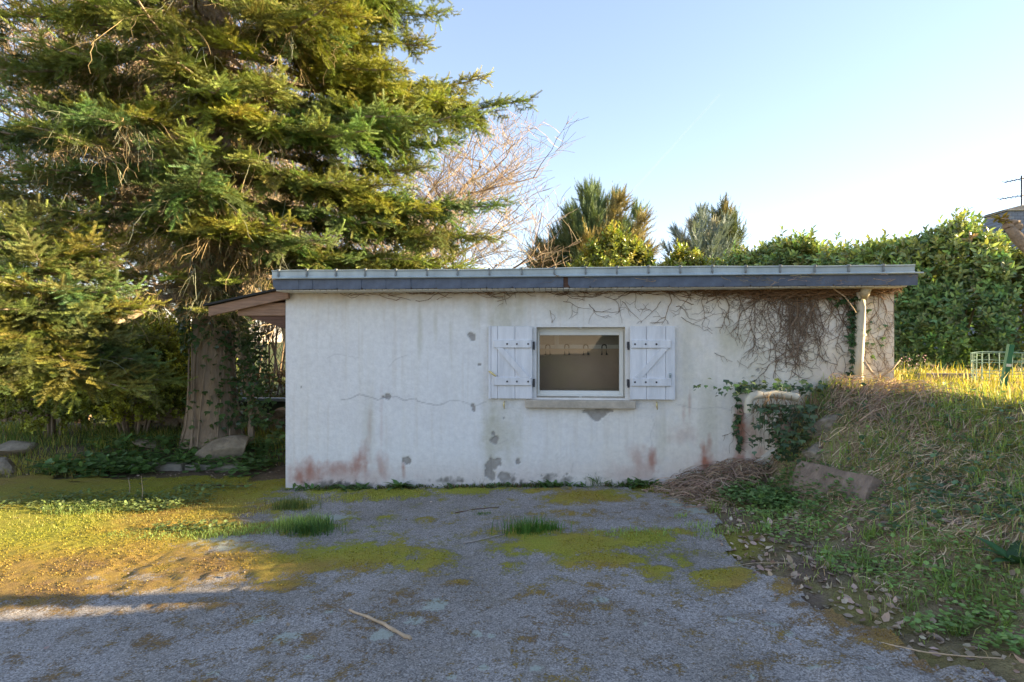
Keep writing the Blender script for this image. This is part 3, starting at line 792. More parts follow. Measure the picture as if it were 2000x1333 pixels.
for i, px in enumerate((1070, 1107, 1144, 1180)):
    x, z = wall_pt(px, 674, IY - 0.035); x2, z2 = wall_pt(px, 694, IY - 0.035)
    mb = MB(); h_ = 0.026; zb_ = z2
    P = [(-h_ - 0.004, -0.012, zb_ + 0.006), (-h_, 0, zb_), (-h_ + 0.002, 0, zb_ + 0.06)] + [(-h_ * math.cos(a), 0, z - h_ + h_ * math.sin(a)) for a in np.linspace(0, math.pi, 9)] + [(h_ - 0.002, 0, zb_ + 0.06), (h_, 0, zb_), (h_ + 0.008, -0.014, zb_ + 0.01)]
    P = [(x + a, IY - 0.036 + b, c) for a, b, c in P]
    mb.tube(P, 0.0085, 6)
    tag(mb.build('hook', M['iron'], origin=(x, IY - 0.036, z), smooth=True), 'black iron hook behind the window glass, %s from the left' % names_h[i], 'hook', 'hooks hanging behind the window')

# shutters
def shutter(pxa, pxb, pya, pyb, right):
    x0, z1 = wall_pt(pxa, pya, -0.05); x1, z0 = wall_pt(pxb, pyb, -0.05)
    yb = -0.032
    mb = MB(); mb.box((x0 + 0.003, yb, z0 + 0.003), (x1 - 0.003, yb + 0.006, z1 - 0.003))
    sh = mb.build('shutter', M['wood_white'], shed)
    cuts = [0, 0.16, 0.58, 1.0] if not right else [0, 0.37, 0.79, 1.0]
    for a, b in zip(cuts[:-1], cuts[1:]):
        mb = MB(); mb.bbox((x0 + a * (x1 - x0) + 0.0015, yb - 0.022, z0), (x0 + b * (x1 - x0) - 0.0015, yb - 0.0005, z1), 0.004)
        mb.build('plank', M['wood_white'], sh)
    w_ = x1 - x0; h_ = z1 - z0
    la, lb = (x0 + 0.07 * w_, x1 - 0.03 * w_) if not right else (x0 + 0.03 * w_, x1 - 0.10 * w_)
    zs_ = [(z0 + 0.70 * h_, z0 + 0.81 * h_), (z0 + 0.185 * h_, z0 + 0.295 * h_)]
    for (a, b) in zs_:
        mb = MB(); mb.bbox((la, yb - 0.042, a), (lb, yb - 0.0225, b), 0.005); mb.build('ledge', M['wood_white'], sh)
        for f in ((0.36, 0.62, 0.92) if not right else (0.09, 0.36, 0.63)):
            cx = la + f * (lb - la); cz = (a + b) / 2
            mb = MB(); mb.tube([(cx, yb - 0.041, cz), (cx, yb - 0.047, cz), (cx, yb - 0.049, cz)], [0.010, 0.010, 0.005], 8); mb.build('bolt', M['iron'], sh)
    za, zb_ = zs_[0][0] - 0.0015, zs_[1][1] + 0.0015
    if not right: poly = [(la + 0.03, za), (la + 0.10, za), (lb - 0.02, zb_), (lb - 0.10, zb_)]
    else: poly = [(lb - 0.03, za), (lb - 0.10, za), (la + 0.03, zb_), (la + 0.11, zb_)]
    mb = MB(); mb.prism(poly, 1, yb - 0.040, yb - 0.0226); mb.build('brace', M['wood_white'], sh)
    hx = x1 if not right else x0
    for (a, b) in zs_:
        mb = MB(); cz = (a + b) / 2 - 0.01
        s_ = 1 if not right else -1
        mb.bbox((min(hx, hx + s_ * 0.022) + s_ * 0.002, yb - 0.016, cz - 0.035), (max(hx, hx + s_ * 0.022) + s_ * 0.002, yb + 0.03, cz + 0.035), 0.003)
        mb.tube([(hx + s_ * 0.014, yb - 0.018, cz - 0.05), (hx + s_ * 0.014, yb - 0.018, cz + 0.01)], 0.011, 8)
        mb.build('hinge', M['iron'], sh)
    if not right:
        mb = MB(); mb.bbox((x0 - 0.028, yb - 0.026, z0 - 0.004), (x0 - 0.001, yb + 0.004, z1 + 0.006), 0.004); mb.build('closing_strip', M['wood_white'], sh)
        cz = z0 + 0.36 * h_
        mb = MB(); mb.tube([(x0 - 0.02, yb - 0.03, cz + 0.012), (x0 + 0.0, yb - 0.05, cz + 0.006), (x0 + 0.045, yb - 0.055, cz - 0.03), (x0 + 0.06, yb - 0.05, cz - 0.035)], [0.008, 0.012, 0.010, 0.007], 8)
        mb.build('handle', M['sun_brass'], sh, smooth=True)
    else:
        cz = z0 + 0.30 * h_
        mb = MB(); mb.bbox((x1 - 0.065, yb - 0.038, cz), (x1 - 0.045, yb - 0.022, cz + 0.05), 0.004); mb.tube([(x1 - 0.055, yb - 0.04, cz + 0.045), (x1 - 0.055, yb - 0.052, cz + 0.03), (x1 - 0.055, yb - 0.05, cz)], 0.006, 6); mb.build('catch', M['zinc'], sh)
shutter(959, 1040, 638, 780, False)
shutter(1230, 1319, 638, 782, True)
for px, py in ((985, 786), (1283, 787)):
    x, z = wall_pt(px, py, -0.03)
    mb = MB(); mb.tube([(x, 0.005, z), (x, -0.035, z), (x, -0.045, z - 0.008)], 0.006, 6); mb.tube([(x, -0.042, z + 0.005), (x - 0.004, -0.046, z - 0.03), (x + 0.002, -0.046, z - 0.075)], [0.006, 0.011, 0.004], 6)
    mb.build('shutter_stay', M['sun_brass'], shed, smooth=True)

# lean-to roof at the left end
tl = W(425, 598, 6.15)
mb = MB()
ry0 = -0.02
mb.prism([(XL + 0.06, WT + 0.03), (XL + 0.06, WT - 0.075), (-3.83, 1.925), (-3.83, 2.03)], 1, ry0 - 0.05, ry0)
raf = mb.build('rafter', M['old_wood'], shed)
for yy in (0.9, 1.8, 2.7):
    o = link(raf.copy(), shed); o.location.y = yy
mb = MB(); mb.prism([(XL + 0.06, WT + 0.055), (XL + 0.06, WT + 0.034), (-3.87, 2.036), (-3.87, 2.056)], 1, ry0 - 0.09, 3.1); mb.build('lean_to_roof', M['felt'], shed)
bxa, bz1_ = wall_pt(466, 593, 0.02); _, bz0_ = wall_pt(466, 618, 0.02)
mb = MB(); mb.bbox((bxa, 0.0, bz0_), (XL - 0.003, 0.09, bz1_), 0.004); mb.build('tie_beam', M['old_wood'], shed)
mb = MB(); mb.prism([(bxa + 0.10, bz0_ - 0.002), (XL - 0.002, bz0_ - 0.002), (XL - 0.002, bz0_ - 0.15)], 1, 0.02, 0.07); mb.build('bracket', M['dark_wood'], shed)
mb = MB(); mb.prism([(XL - 0.002, WT), (XL - 0.002, bz1_), (-3.5, bz1_ + 0.0)], 1, 0.12, 0.14); mb.build('gable_board', M['dark_wood'], shed)

# downpipe and overflow pipe
P = [wall_pt(px, py, -0.07) for px, py in ((1682, 566), (1681, 600), (1680, 650), (1677, 700), (1675, 745))]
mb = MB(); pts = [(P[0][0] + 0.01, -0.16, WT + 0.0), (P[0][0] + 0.005, -0.12, WT - 0.08)] + [(a, -0.065, b) for a, b in P]
mb.tube(pts, 0.048, 14)
dp = mb.build('downpipe', M['cream_pvc'], shed, smooth=True)
for py in (655,):
    x, z = wall_pt(1680, py, -0.07); mb = MB(); mb.tube([(x, -0.065, z - 0.012), (x, -0.065, z + 0.012)], 0.056, 14); mb.box((x - 0.08, -0.02, z - 0.01), (x + 0.08, 0.0, z + 0.01)); mb.build('pipe_clip', M['cream_pvc'], dp)
x, z = wall_pt(1675, 745, -0.065)
mb = MB(); mb.tube([(x, -0.065, z + 0.05), (x, -0.065, z - 0.02)], 0.054, 14)
mb.tube([(x, -0.065, z), (x - 0.02, -0.09, z - 0.06), (x - 0.06, -0.13, z - 0.12)], 0.05, 12); mb.build('pipe_elbow', M['cream_pvc'], dp, smooth=True)
d = 5.45
ov = [W(px, py, d) for px, py in ((1463, 806), (1462, 792), (1463, 782), (1469, 775), (1480, 772), (1510, 771), (1540, 774), (1558, 778))]
mb = MB(); mb.tube(ov, 0.041, 14, cap=False); 
ovp = mb.build('overflow_pipe', M['cream_pvc'], shed, smooth=True)
mb = MB(); mb.tube([ov[0] + np.array([0, 0, 0.05]), ov[0] - np.array([0, 0, 0.006])], 0.047, 14, cap=False); mb.build('pipe_socket', M['cream_pvc'], ovp, smooth=True)
# white rendered buttress foot beside the pipe
mb = MB()
a = wall_pt(1432, 925); b = wall_pt(1520, 868); c = wall_pt(1520, 930); 
mb.prism([(a[0], a[1]), (c[0], c[1]), (b[0], b[1]), (a[0] + 0.25, a[1] + 0.16)], 1, -0.09, -0.006); mb.build('wall_foot', M['render_plain'], shed)
# ------------------------------------------------------------------ trees
def twig_template(st=6, top=True):
    V = []; T = []
    def tri(a, b, c):
        k = len(V); V.extend([a, b, c]); T.append((k, k + 1, k + 2))
    for i in range(st):
        y = 0.06 + 0.86 * i / (st - 1)
        for s_ in (-1, 1):
            tri((0, y - 0.045, 0), (0, y + 0.045, 0.0), (s_ * 0.23, y + 0.13, 0.05))
        if top:
            s_ = 1 if i % 2 else -1
            tri((0, y - 0.045, 0), (0, y + 0.045, 0), (s_ * 0.07, y + 0.13, 0.21))
    tri((-0.04, 0.93, 0), (0.04, 0.93, 0), (0, 1.16, 0.03))
    tri((-0.02, 0, -0.01), (0.02, 0, -0.01), (0, 1.0, -0.01))
    return np.array(V), np.array(T)
TWV2, TWF2 = twig_template(4, False)

def fir_spray(L, seed, droop=0.1):
    """a flat needled branchlet of length L along +y"""
    r = np.random.default_rng(seed); V = []; C = []
    def needles(p, d, l, tipb):
        d = d / np.linalg.norm(d); sd = np.cross(d, [0, 0, 1.0]); sd /= np.linalg.norm(sd); up = np.cross(sd, d)
        n = int(l / 0.0095)
        V.extend([p - sd * 0.0022, p + sd * 0.0022, p + d * l]); C.extend([(0.55, 0.4, 0.28)] * 3)
        for i in range(n):
            q = p + d * (l * (i + 0.5) / n); nl = 0.031 * r.uniform(0.8, 1.15) * (1 - 0.35 * (i / n) ** 4)
            for kind in (-1, 1, r.choice((-0.45, 0.45))):
                v = sd * kind * 0.86 + d * 0.5 + up * ((0.18 if abs(kind) == 1 else 0.8) + r.uniform(-0.15, 0.15))
                v = v / np.linalg.norm(v)
                V.extend([q - d * 0.0034, q + d * 0.0034, q + v * nl])
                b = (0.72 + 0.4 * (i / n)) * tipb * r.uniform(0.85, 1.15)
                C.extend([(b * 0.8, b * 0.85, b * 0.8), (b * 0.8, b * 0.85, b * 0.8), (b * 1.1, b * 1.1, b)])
    m = max(2, int(L / 0.055)); ax = []
    for i in range(m + 1):
        t = i / m; ax.append(np.array([0.03 * L * math.sin(5 * t + seed), L * t, -droop * L * t * t + 0.02 * r.normal()]))
    for i in range(m):
        needles(ax[i], ax[i + 1] - ax[i], np.linalg.norm(ax[i + 1] - ax[i]), 0.9)
        t = (i + 0.5) / m
        for s_ in (-1, 1):
            l = min(0.06 + 0.42 * L * (1 - t) ** 0.9, 0.24) * r.uniform(0.7, 1.15)
            if i == 0 and r.random() < 0.5: continue
            a = math.radians(r.uniform(40, 58))
            d = np.array([s_ * math.sin(a), math.cos(a), r.uniform(-0.22, 0.22)])
            needles(ax[i], d, l, 1.0)
            if l > 0.15:
                for s2 in (-1, 1):
                    a2 = a * s_ + s2 * math.radians(r.uniform(35, 50)); q = ax[i] + d / np.linalg.norm(d) * l * r.uniform(0.4, 0.6)
                    needles(q, np.array([math.sin(a2), math.cos(a2), r.uniform(-0.15, 0.2)]), l * 0.45, 1.05)
    needles(ax[-1], ax[-1] - ax[-2] + np.array([0, 0, 0.01]), 0.08, 1.3)
    V = np.array(V); T = np.arange(len(V)).reshape(-1, 3)
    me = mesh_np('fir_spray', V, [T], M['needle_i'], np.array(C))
    return bpy.data.objects.new('fir_spray', me)
SPRAY_L = [0.16, 0.28, 0.28, 0.45, 0.45, 0.68]
SPRAYS = [fir_spray(l, 100 + i, dr) for i, (l, dr) in enumerate(zip(SPRAY_L, (0.02, 0.08, -0.05, 0.16, 0.02, 0.22)))]

def unit(v):
    v = np.asarray(v, float); return v / (np.linalg.norm(v) + 1e-9)

class Fir:
    def __init__(s): s.hue = np.ones(3); s.P = []; s.D = []; s.S = []; s.K = []; s.C = []; s.bm = MB(); s.dead = []; s.deadc = []
    def spray(s, p, d, l, tone):
        c = [k for k in range(6) if abs(SPRAY_L[k] - l) == min(abs(SPRAY_L[q] - l) for q in range(6))]
        k = int(rng.choice(c)); s.P.append(p); s.D.append(d); s.S.append(float(np.clip(l / SPRAY_L[k], 0.7, 1.45))); s.K.append(k); s.C.append(tone * s.hue)
    def branch(s, p0, tip, sag, r0, live0, sec_gap, sec_k, tone, dead_n=18, lift=0.0, smax=0.95):
        p0 = np.asarray(p0, float); tip = np.asarray(tip, float); L = np.linalg.norm(tip - p0)
        n = 12; t = np.linspace(0, 1, n)
        P = p0 + (tip - p0) * t[:, None]
        P[:, 2] -= sag * np.sin(t * math.pi * 0.9) * (0.4 + 0.6 * t)
        P[1:-1] += rng.normal(0, 0.012 * L, (n - 2, 3)) * np.array([1, 1, 0.6])
        s.bm.tube(P, r0 * (1 - t) ** 0.8 + 0.004, 5, cap=False)
        fwd = unit((tip - p0) * np.array([1, 1, 0])); side = np.cross(fwd, [0, 0, 1.0])
        tone_b = tone * rng.uniform(0.75, 1.25); hk = rng.random(); s.hue = np.array([1.0, 1.0, 1.0]) if hk < 0.45 else (np.array([0.72, 0.92, 1.12]) if hk < 0.72 else np.array([1.3, 1.15, 0.8]))
        at = lambda f_: np.array([np.interp(f_, t, P[:, j]) for j in range(3)])
        sdist = live0 * L
        while sdist < L:
            f_ = sdist / L; c = at(f_)
            for sg in (-1, 1):
                l = min(smax, (sec_k * (L - sdist) + 0.16) * rng.uniform(0.6, 1.25)) * min(1, 0.4 + (f_ - live0) * 4)
                if l < 0.08: continue
                a = math.radians(rng.uniform(38, 70))
                d = unit(fwd * math.cos(a) + side * sg * math.sin(a) + np.array([0, 0, rng.uniform(-0.42, 0.18) + lift]))
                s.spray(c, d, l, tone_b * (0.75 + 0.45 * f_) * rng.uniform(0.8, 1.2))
                if l > 0.4:                      # hanging side shoots under a long one
                    for _ in range(2):
                        q = c + d * l * rng.uniform(0.2, 0.8)
                        s.spray(q, unit(d * 0.5 + side * sg * rng.uniform(-0.5, 0.6) + np.array([0, 0, rng.uniform(-0.9, -0.1)])), rng.uniform(0.2, 0.42), tone_b * rng.uniform(0.7, 1.05))
            if rng.random() < 0.55:
                s.spray(c, unit(fwd * 0.7 + side * rng.uniform(-0.6, 0.6) + np.array([0, 0, rng.uniform(0.05, 0.6)])), rng.uniform(0.14, 0.3), tone_b * 1.2)
            sdist += sec_gap * rng.uniform(0.7, 1.3)
        s.spray(P[-2], unit(P[-1] - P[-3]), 0.32, tone_b * 1.3)
        for _ in range(dead_n):
            f_ = rng.uniform(0.08, min(0.95, live0 + 0.3)); c = at(f_)
            sg = rng.choice((-1, 1)); l = rng.uniform(0.2, 0.6)
            dv = unit(fwd * rng.uniform(-0.1, 0.8) + side * sg * rng.uniform(0.4, 1) + np.array([0, 0, rng.uniform(-0.6, 0.25)]))
            u = np.linspace(0, 1, 6)
            A = c + dv * (l * u)[:, None] + np.array([0, 0, -1.0]) * (l * rng.uniform(0.1, 0.7) * u ** 2)[:, None] + rng.normal(0, 0.02, (6, 3)) * u[:, None]
            cc = (np.array([0.40, 0.30, 0.16]) if rng.random() < 0.7 else np.array([0.30, 0.31, 0.22])) * rng.uniform(0.6, 1.3)
            s.dead.append(A); s.deadc.append(cc)
            for w_ in range(7):
                k0 = rng.integers(1, 6); l2 = l * rng.uniform(0.2, 0.55)
                d2 = unit(dv * 0.5 + rng.normal(0, 0.6, 3) + np.array([0, 0, -0.5]))
                B = A[k0] + d2 * (l2 * u)[:, None] + np.array([0, 0, -1.0]) * (l2 * 0.5 * u ** 2)[:, None] + rng.normal(0, 0.012, (6, 3)) * u[:, None]
                s.dead.append(B); s.deadc.append(cc * rng.uniform(0.8, 1.2))
    def finish(s, root, base_col, deadw=0.009):
        n = len(s.P)
        R = frames(np.array(s.D), roll=rng.uniform(-0.55, 0.55, n))
        tint = np.clip(np.array(s.C) * jit(base_col, n, 0.15, 0.14), 0.004, 0.6)
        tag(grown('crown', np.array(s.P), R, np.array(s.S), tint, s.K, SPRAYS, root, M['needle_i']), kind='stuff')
        s.bm.build('branches', M['bark'], root)
        if s.dead:
            V, q, c = ribbon_paths(np.array(s.dead), np.full(len(s.dead), deadw), np.array(s.deadc))
            tag(obj_np('bare_twigs', V, [q], M['dry'], root, col=np.clip(c, 0, 0.8)), kind='stuff')
        print('FIR sprays', n, 'dead', len(s.dead))

def trunk(root, base, H, r0, r1, flare=1.5, sides=18, mat=None, wob=0.02, lean=(0, 0)):
    zz = np.concatenate([[-0.15, 0.0, 0.12, 0.3, 0.6, 1.0], np.linspace(1.5, H, 14)])
    V = []; 
    for z in zz:
        f = max(z, 0) / H
        r = r1 + (r0 - r1) * (1 - f) ** 1.1 + r0 * (flare - 1) * math.exp(-max(z, 0) / 0.35)
        for k_ in range(sides):
            a = k_ / sides * 2 * math.pi
            rr = r * (1 + wob * 3 * math.exp(-max(z, 0) / 0.5) * math.sin(a * 5 + 1) + wob * (2 * float(vnoise(a * 3, z * 2, 3)) - 1))
            V.append((base[0] + lean[0] * f + rr * math.cos(a), base[1] + lean[1] * f + rr * math.sin(a), base[2] + z))
    n = len(zz)
    q = [(i * sides + j, i * sides + (j + 1) % sides, (i + 1) * sides + (j + 1) % sides, (i + 1) * sides + j) for i in range(n - 1) for j in range(sides)]
    o = obj_np('trunk', V, [q], mat or M['bark'], root, smooth=True)
    return o

# ---- the big fir
FB = W(418, 868, 8.1); FB[2] = zg(FB[0], FB[1])
fir = empty('fir_tree', (0, 0, 0), 'tall old fir with a thick ivy-grown trunk towering over the left end of the shed', 'tree')
trunk(fir, FB, 15.5, 0.30, 0.05, 1.45)
f = Fir()
def fb(z): return np.array([FB[0], FB[1], z])
manual = [  # start height, tip pixel, depth, sag
    (5.6, (1040, 183), 7.9, .35), (5.3, (960, 135), 8.3, .25), (4.9, (905, 262), 7.6, .3), (4.0, (1002, 388), 7.7, .25), (3.6, (975, 462), 7.9, .15), (3.2, (940, 520), 8.3, .1), (6.9, (872, 12), 8.3, .3), (6.6, (845, 75), 8.0, .3),
    (5.0, (800, 215), 6.6, .25), (4.9, (640, 225), 6.2, .25), (4.9, (520, 240), 6.4, .2), (5.2, (930, 215), 7.0, .3), (5.1, (720, 240), 6.4, .3), (6.2, (780, 120), 7.0, .3), (6.3, (660, 60), 6.6, .3), (4.1, (860, 400), 7.2, .2), (3.8, (760, 430), 7.0, .2), (5.9, (880, 190), 7.4, .3), (4.5, (850, 310), 7.3, .3), (3.1, (830, 500), 7.6, .15), (2.9, (700, 500), 7.3, .1), (7.4, (760, -40), 6.8, .3), (7.3, (860, -30), 7.6, .3),
    (5.1, (160, 190), 6.2, .3), (4.4, (250, 330), 6.4, .3), (5.8, (60, 60), 5.8, .3), (4.8, (20, 170), 5.9, .3), (3.7, (120, 400), 6.3, .2), (6.6, (240, 20), 6.2, .3), (6.0, (340, 120), 6.2, .3), (4.0, (330, 310), 6.3, .2), (3.2, (560, 420), 6.6, .2), (3.0, (300, 420), 6.8, .15), (4.4, (480, 300), 6.3, .2),
    (5.0, (-20, 250), 6.3, .3), (6.0, (-70, 110), 6.2, .3), (4.2, (-90, 330), 6.4, .3), (6.4, (10, 0), 6.0, .3), (3.6, (-60, 420), 6.6, .2), (5.5, (100, 130), 7.2, .3), (4.6, (110, 260), 7.4, .3), (6.8, (200, -30), 6.8, .3), (3.9, (170, 370), 7.4, .2), (5.6, (420, 150), 5.9, .3), (4.6, (380, 260), 5.9, .3), (5.3, (470, 190), 6.0, .3), (6.3, (460, 60), 6.1, .3), (3.9, (440, 360), 6.1, .2), (3.4, (380, 440), 6.3, .2), (5.6, (560, 150), 6.1, .3), (3.3, (640, 460), 6.6, .2), (3.6, (460, 430), 6.2, .2), (2.6, (340, 540), 7.0, .1), (6.8, (120, -20), 5.8, .3), (6.7, (560, 0), 6.3, .3), (4.3, (60, 300), 6.2, .3), (3.5, (200, 450), 6.8, .2), (5.4, (260, 210), 5.9, .3), (7.2, (380, -30), 6.0, .3), (6.9, (720, 20), 6.8, .3), (4.3, (680, 340), 6.5, .2), (4.2, (780, 350), 6.9, .2),
    (2.7, (450, 545), 7.0, .1), (2.5, (395, 600), 7.2, .1), (2.4, (470, 640), 7.6, .1), (2.9, (520, 520), 7.4, .1)]
for (z0, px, d, sag) in manual:
    tip = W(px[0], px[1], d)
    f.branch(fb(z0), tip, sag, 0.042, 0.36 if d > 6.8 else 0.42, 0.115, 0.30, 1.15, 30)
z = 2.5
while z < 7.6:
    a0 = rng.uniform(0, 6.28)
    for k_ in range(4):
        a = a0 + k_ * 1.571 + rng.uniform(-0.4, 0.4)
        toward = math.cos(a) * 0.55 - math.sin(a) * 0.83       # +1 when pointing at the camera
        L_ = rng.uniform(2.2, 3.5) * (1.0 if z > 3.2 else 0.75)
        zt = z + rng.uniform(-0.9, 0.15) - 0.1 * (4 - min(z, 4))
        tip = np.array([FB[0] + L_ * math.cos(a), FB[1] + L_ * math.sin(a), max(zt, 2.0)])
        f.branch(fb(z), tip, 0.2, 0.035, rng.uniform(0.35, 0.6), 0.13, 0.28, 0.9, 36)
    z += rng.uniform(0.30, 0.42)
while z < 15.2:
    a0 = rng.uniform(0, 6.28)
    for k_ in range(4):
        a = a0 + k_ * 1.571 + rng.uniform(-0.4, 0.4); L_ = (3.6 * (15.8 - z) / 8.0) * rng.uniform(0.8, 1.1) + 0.2
        tip = np.array([FB[0] + L_ * math.cos(a), FB[1] + L_ * math.sin(a), z + rng.uniform(-0.5, 0.2)])
        f.branch(fb(z), tip, 0.1, 0.03, 0.2, 0.26, 0.3, 1.0, 0)
    z += 0.55
f.finish(fir, (0.23, 0.26, 0.075), 0.0065)

# ---- a limb of the fir that turns up like a small tree at the left edge
f = Fir()
YB = W(88, 640, 6.1); ytop = W(84, 436, 6.1)
mb = MB(); mb.tube([fb(2.35), fb(2.35) * 0.6 + YB * 0.4 + [0, 0, 0.05], fb(2.3) * 0.15 + YB * 0.85 + [0, 0, -0.3], YB + [0, 0, -0.15], YB + [0, 0, 0.3], ytop], [0.075, 0.06, 0.05, 0.045, 0.03, 0.006], 8); mb.build('upturned_limb', M['bark'], fir)
z = YB[2] - 0.22
while z < ytop[2] - 0.10:
    a0 = rng.uniform(0, 6.28); nb_ = 7
    rel = np.clip((ytop[2] - z) / (ytop[2] - YB[2] + 0.22), 0, 1)
    for k_ in range(nb_):
        a = a0 + k_ * 6.283 / nb_ + rng.uniform(-0.2, 0.2); L_ = (0.16 + 1.0 * rel ** 0.85) * rng.uniform(0.85, 1.1)
        tip = np.array([YB[0] + L_ * math.cos(a), YB[1] + L_ * math.sin(a), z + 0.28 * (1 - rel) - 0.42 * rel * rel + rng.uniform(-.05, .08)])
        f.branch(np.array([YB[0], YB[1], z]), tip, 0.06, 0.014, 0.10, 0.085, 0.42, 1.0, 1, lift=0.14 * (1 - rel), smax=0.6)
    z += 0.16
f.hue = np.ones(3)
for k_ in range(9):
    f.spray(ytop - [0, 0, 0.05 * k_], unit([0.4 * math.cos(k_ * 2.2), 0.4 * math.sin(k_ * 2.2), 1]), 0.17, 1.5)
f.finish(fir, (0.21, 0.235, 0.08), 0.005)

# ---- bare trees
def grow_bare(seed, H, r0, spread=0.6, levels=5, nchild=4, up=0.35, first=0.25):
    r = random.Random(seed); S = []
    def rec(p, d, L, rad, lev):
        n = 4 if lev < 3 else 3
        pts = [p]; dd = d
        for i in range(n):
            dd = unit(dd + np.array([r.gauss(0, 0.16), r.gauss(0, 0.16), r.gauss(0, 0.1) + up * 0.12]))
            q_ = pts[-1] + dd * (L / n)
            ra = rad * (1 - 0.55 * i / n); rb = rad * (1 - 0.55 * (i + 1) / n)
            S.append((pts[-1], q_, ra, rb, lev)); pts.append(q_)
        if lev >= levels: return
        nc = nchild + (1 if lev > 0 else 2)
        for c in range(nc):
            fpos = first + (1 - first) * (c + r.random()) / nc if lev == 0 else 0.25 + 0.75 * (c + r.random()) / nc
            i = min(n - 1, int(fpos * n)); w_ = fpos * n - i
            q_ = pts[i] * (1 - w_) + pts[i + 1] * w_
            az = r.uniform(0, 6.283); e = r.uniform(0.7, 1.2) * spread
            sd = np.array([math.cos(az), math.sin(az), r.uniform(-0.2, 0.5)])
            rec(q_, unit(dd * (1 - e * 0.5) + sd * e), L * r.uniform(0.5, 0.72), max(rad * r.uniform(0.36, 0.52), 0.0045), lev + 1)
    rec(np.array([0, 0, -0.2]), np.array([0, 0, 1.0]), H * 0.62, r0, 0)
    return S

def bare_tree(name, seed, H, r0, col, twig_col, minr=0.005, **kw):
    S = grow_bare(seed, H, r0, **kw)
    root = empty(name)
    for part, sel, sides in (('trunk', [s_ for s_ in S if s_[4] == 0], 9), ('limbs', [s_ for s_ in S if s_[4] in (1, 2)], 5), ('twigs', [s_ for s_ in S if s_[4] > 2], 3)):
        V, q = segs_mesh(np.array([s_[0] for s_ in sel]), np.array([s_[1] for s_ in sel]), np.maximum([s_[2] for s_ in sel], minr), np.maximum([s_[3] for s_ in sel], minr * 0.8), sides)
        c = np.repeat(jit(twig_col if part == 'twigs' else col, len(sel), 0.25), sides * 2, 0)
        o = obj_np(part, V, [q], M['barkv'], root, col=c, smooth=(part != 'twigs'))
        if part == 'twigs': tag(o, kind='stuff')
    return root

def copy_tree(o, parent=None):
    c = o.copy(); link(c, parent)
    for ch in o.children:
        if ch.name != c.name: copy_tree(ch, c)
    return c

oakA = bare_tree('bare_tree', 3, 10, 0.20, (0.30, 0.22, 0.14), (0.38, 0.29, 0.20), 0.0065, spread=0.75, levels=5, nchild=4)
oakB = bare_tree('bare_tree', 8, 9, 0.17, (0.30, 0.22, 0.13), (0.38, 0.29, 0.19), 0.0065, spread=0.85, levels=5, nchild=4)
bare_px = [  # px, depth, scale, proto, rotation, label
    (705, 15.5, 0.95, 0, 0.4, 'pinkish bare tree showing right of the fir above the gutter'),
    (690, 17, 1.1, 1, 2.0, 'bare tree with tan twigs behind the middle of the fir'),
    (600, 14, 0.95, 0, 3.1, 'bare tree seen just above the left end of the gutter'),
    (330, 17, 1.2, 1, 4.4, 'bare tan tree behind the fir, left of its trunk'),
    (150, 15, 1.15, 0, 5.3, 'bare tree behind the upturned fir limb'),
    (-40, 18, 1.25, 1, 1.1, 'bare tree at the left edge behind the fir branches'),
    (500, 20, 1.3, 0, 2.6, 'tall bare tree far behind the fir trunk'),
    (740, 21, 1.0, 1, 0.2, 'bare tree farthest behind the right side of the fir'),
    (1470, 27, 0.55, 0, 1.4, 'small leafless tree between the blue pine and the laurel hedge')]
protos = [oakA, oakB]; usedp = [False, False]
for (px, d, s_, k_, rz, lab) in bare_px:
    p = W(px, 667, d); z = zg(p[0], p[1])
    o = protos[k_] if not usedp[k_] else copy_tree(protos[k_])
    usedp[k_] = True
    o.location = (p[0], p[1], float(z)); o.scale = (s_, s_, s_); o.rotation_euler = (0, 0, rz)
    tag(o, lab, 'tree', 'bare trees behind the shed')
# slim saplings seen under the lean-to
sapl = bare_tree('sapling', 21, 7, 0.045, (0.17, 0.13, 0.09), (0.24, 0.17, 0.11), 0.010, spread=0.45, levels=3, nchild=4, first=0.2)
ORD = ['first', 'second', 'third', 'fourth', 'fifth', 'sixth', 'seventh', 'eighth', 'ninth', 'tenth', 'eleventh', 'twelfth', 'thirteenth', 'fourteenth']
for i in range(14):
    p = W(468 + 7.0 * i + rng.uniform(-2.5, 2.5), 745, rng.uniform(20, 27))
    o = sapl if i == 0 else copy_tree(sapl)
    o.location = (p[0], p[1], float(zg(p[0], p[1]))); o.rotation_euler = (rng.uniform(-.05, .05), rng.uniform(-.05, .05), rng.uniform(0, 6.28)); s_ = rng.uniform(0.8, 1.2); o.scale = (s_, s_, s_)
    tag(o, 'slim leafless sapling under the lean-to roof, %s from the left in its row' % ORD[i], 'sapling', 'saplings beyond the green fence')

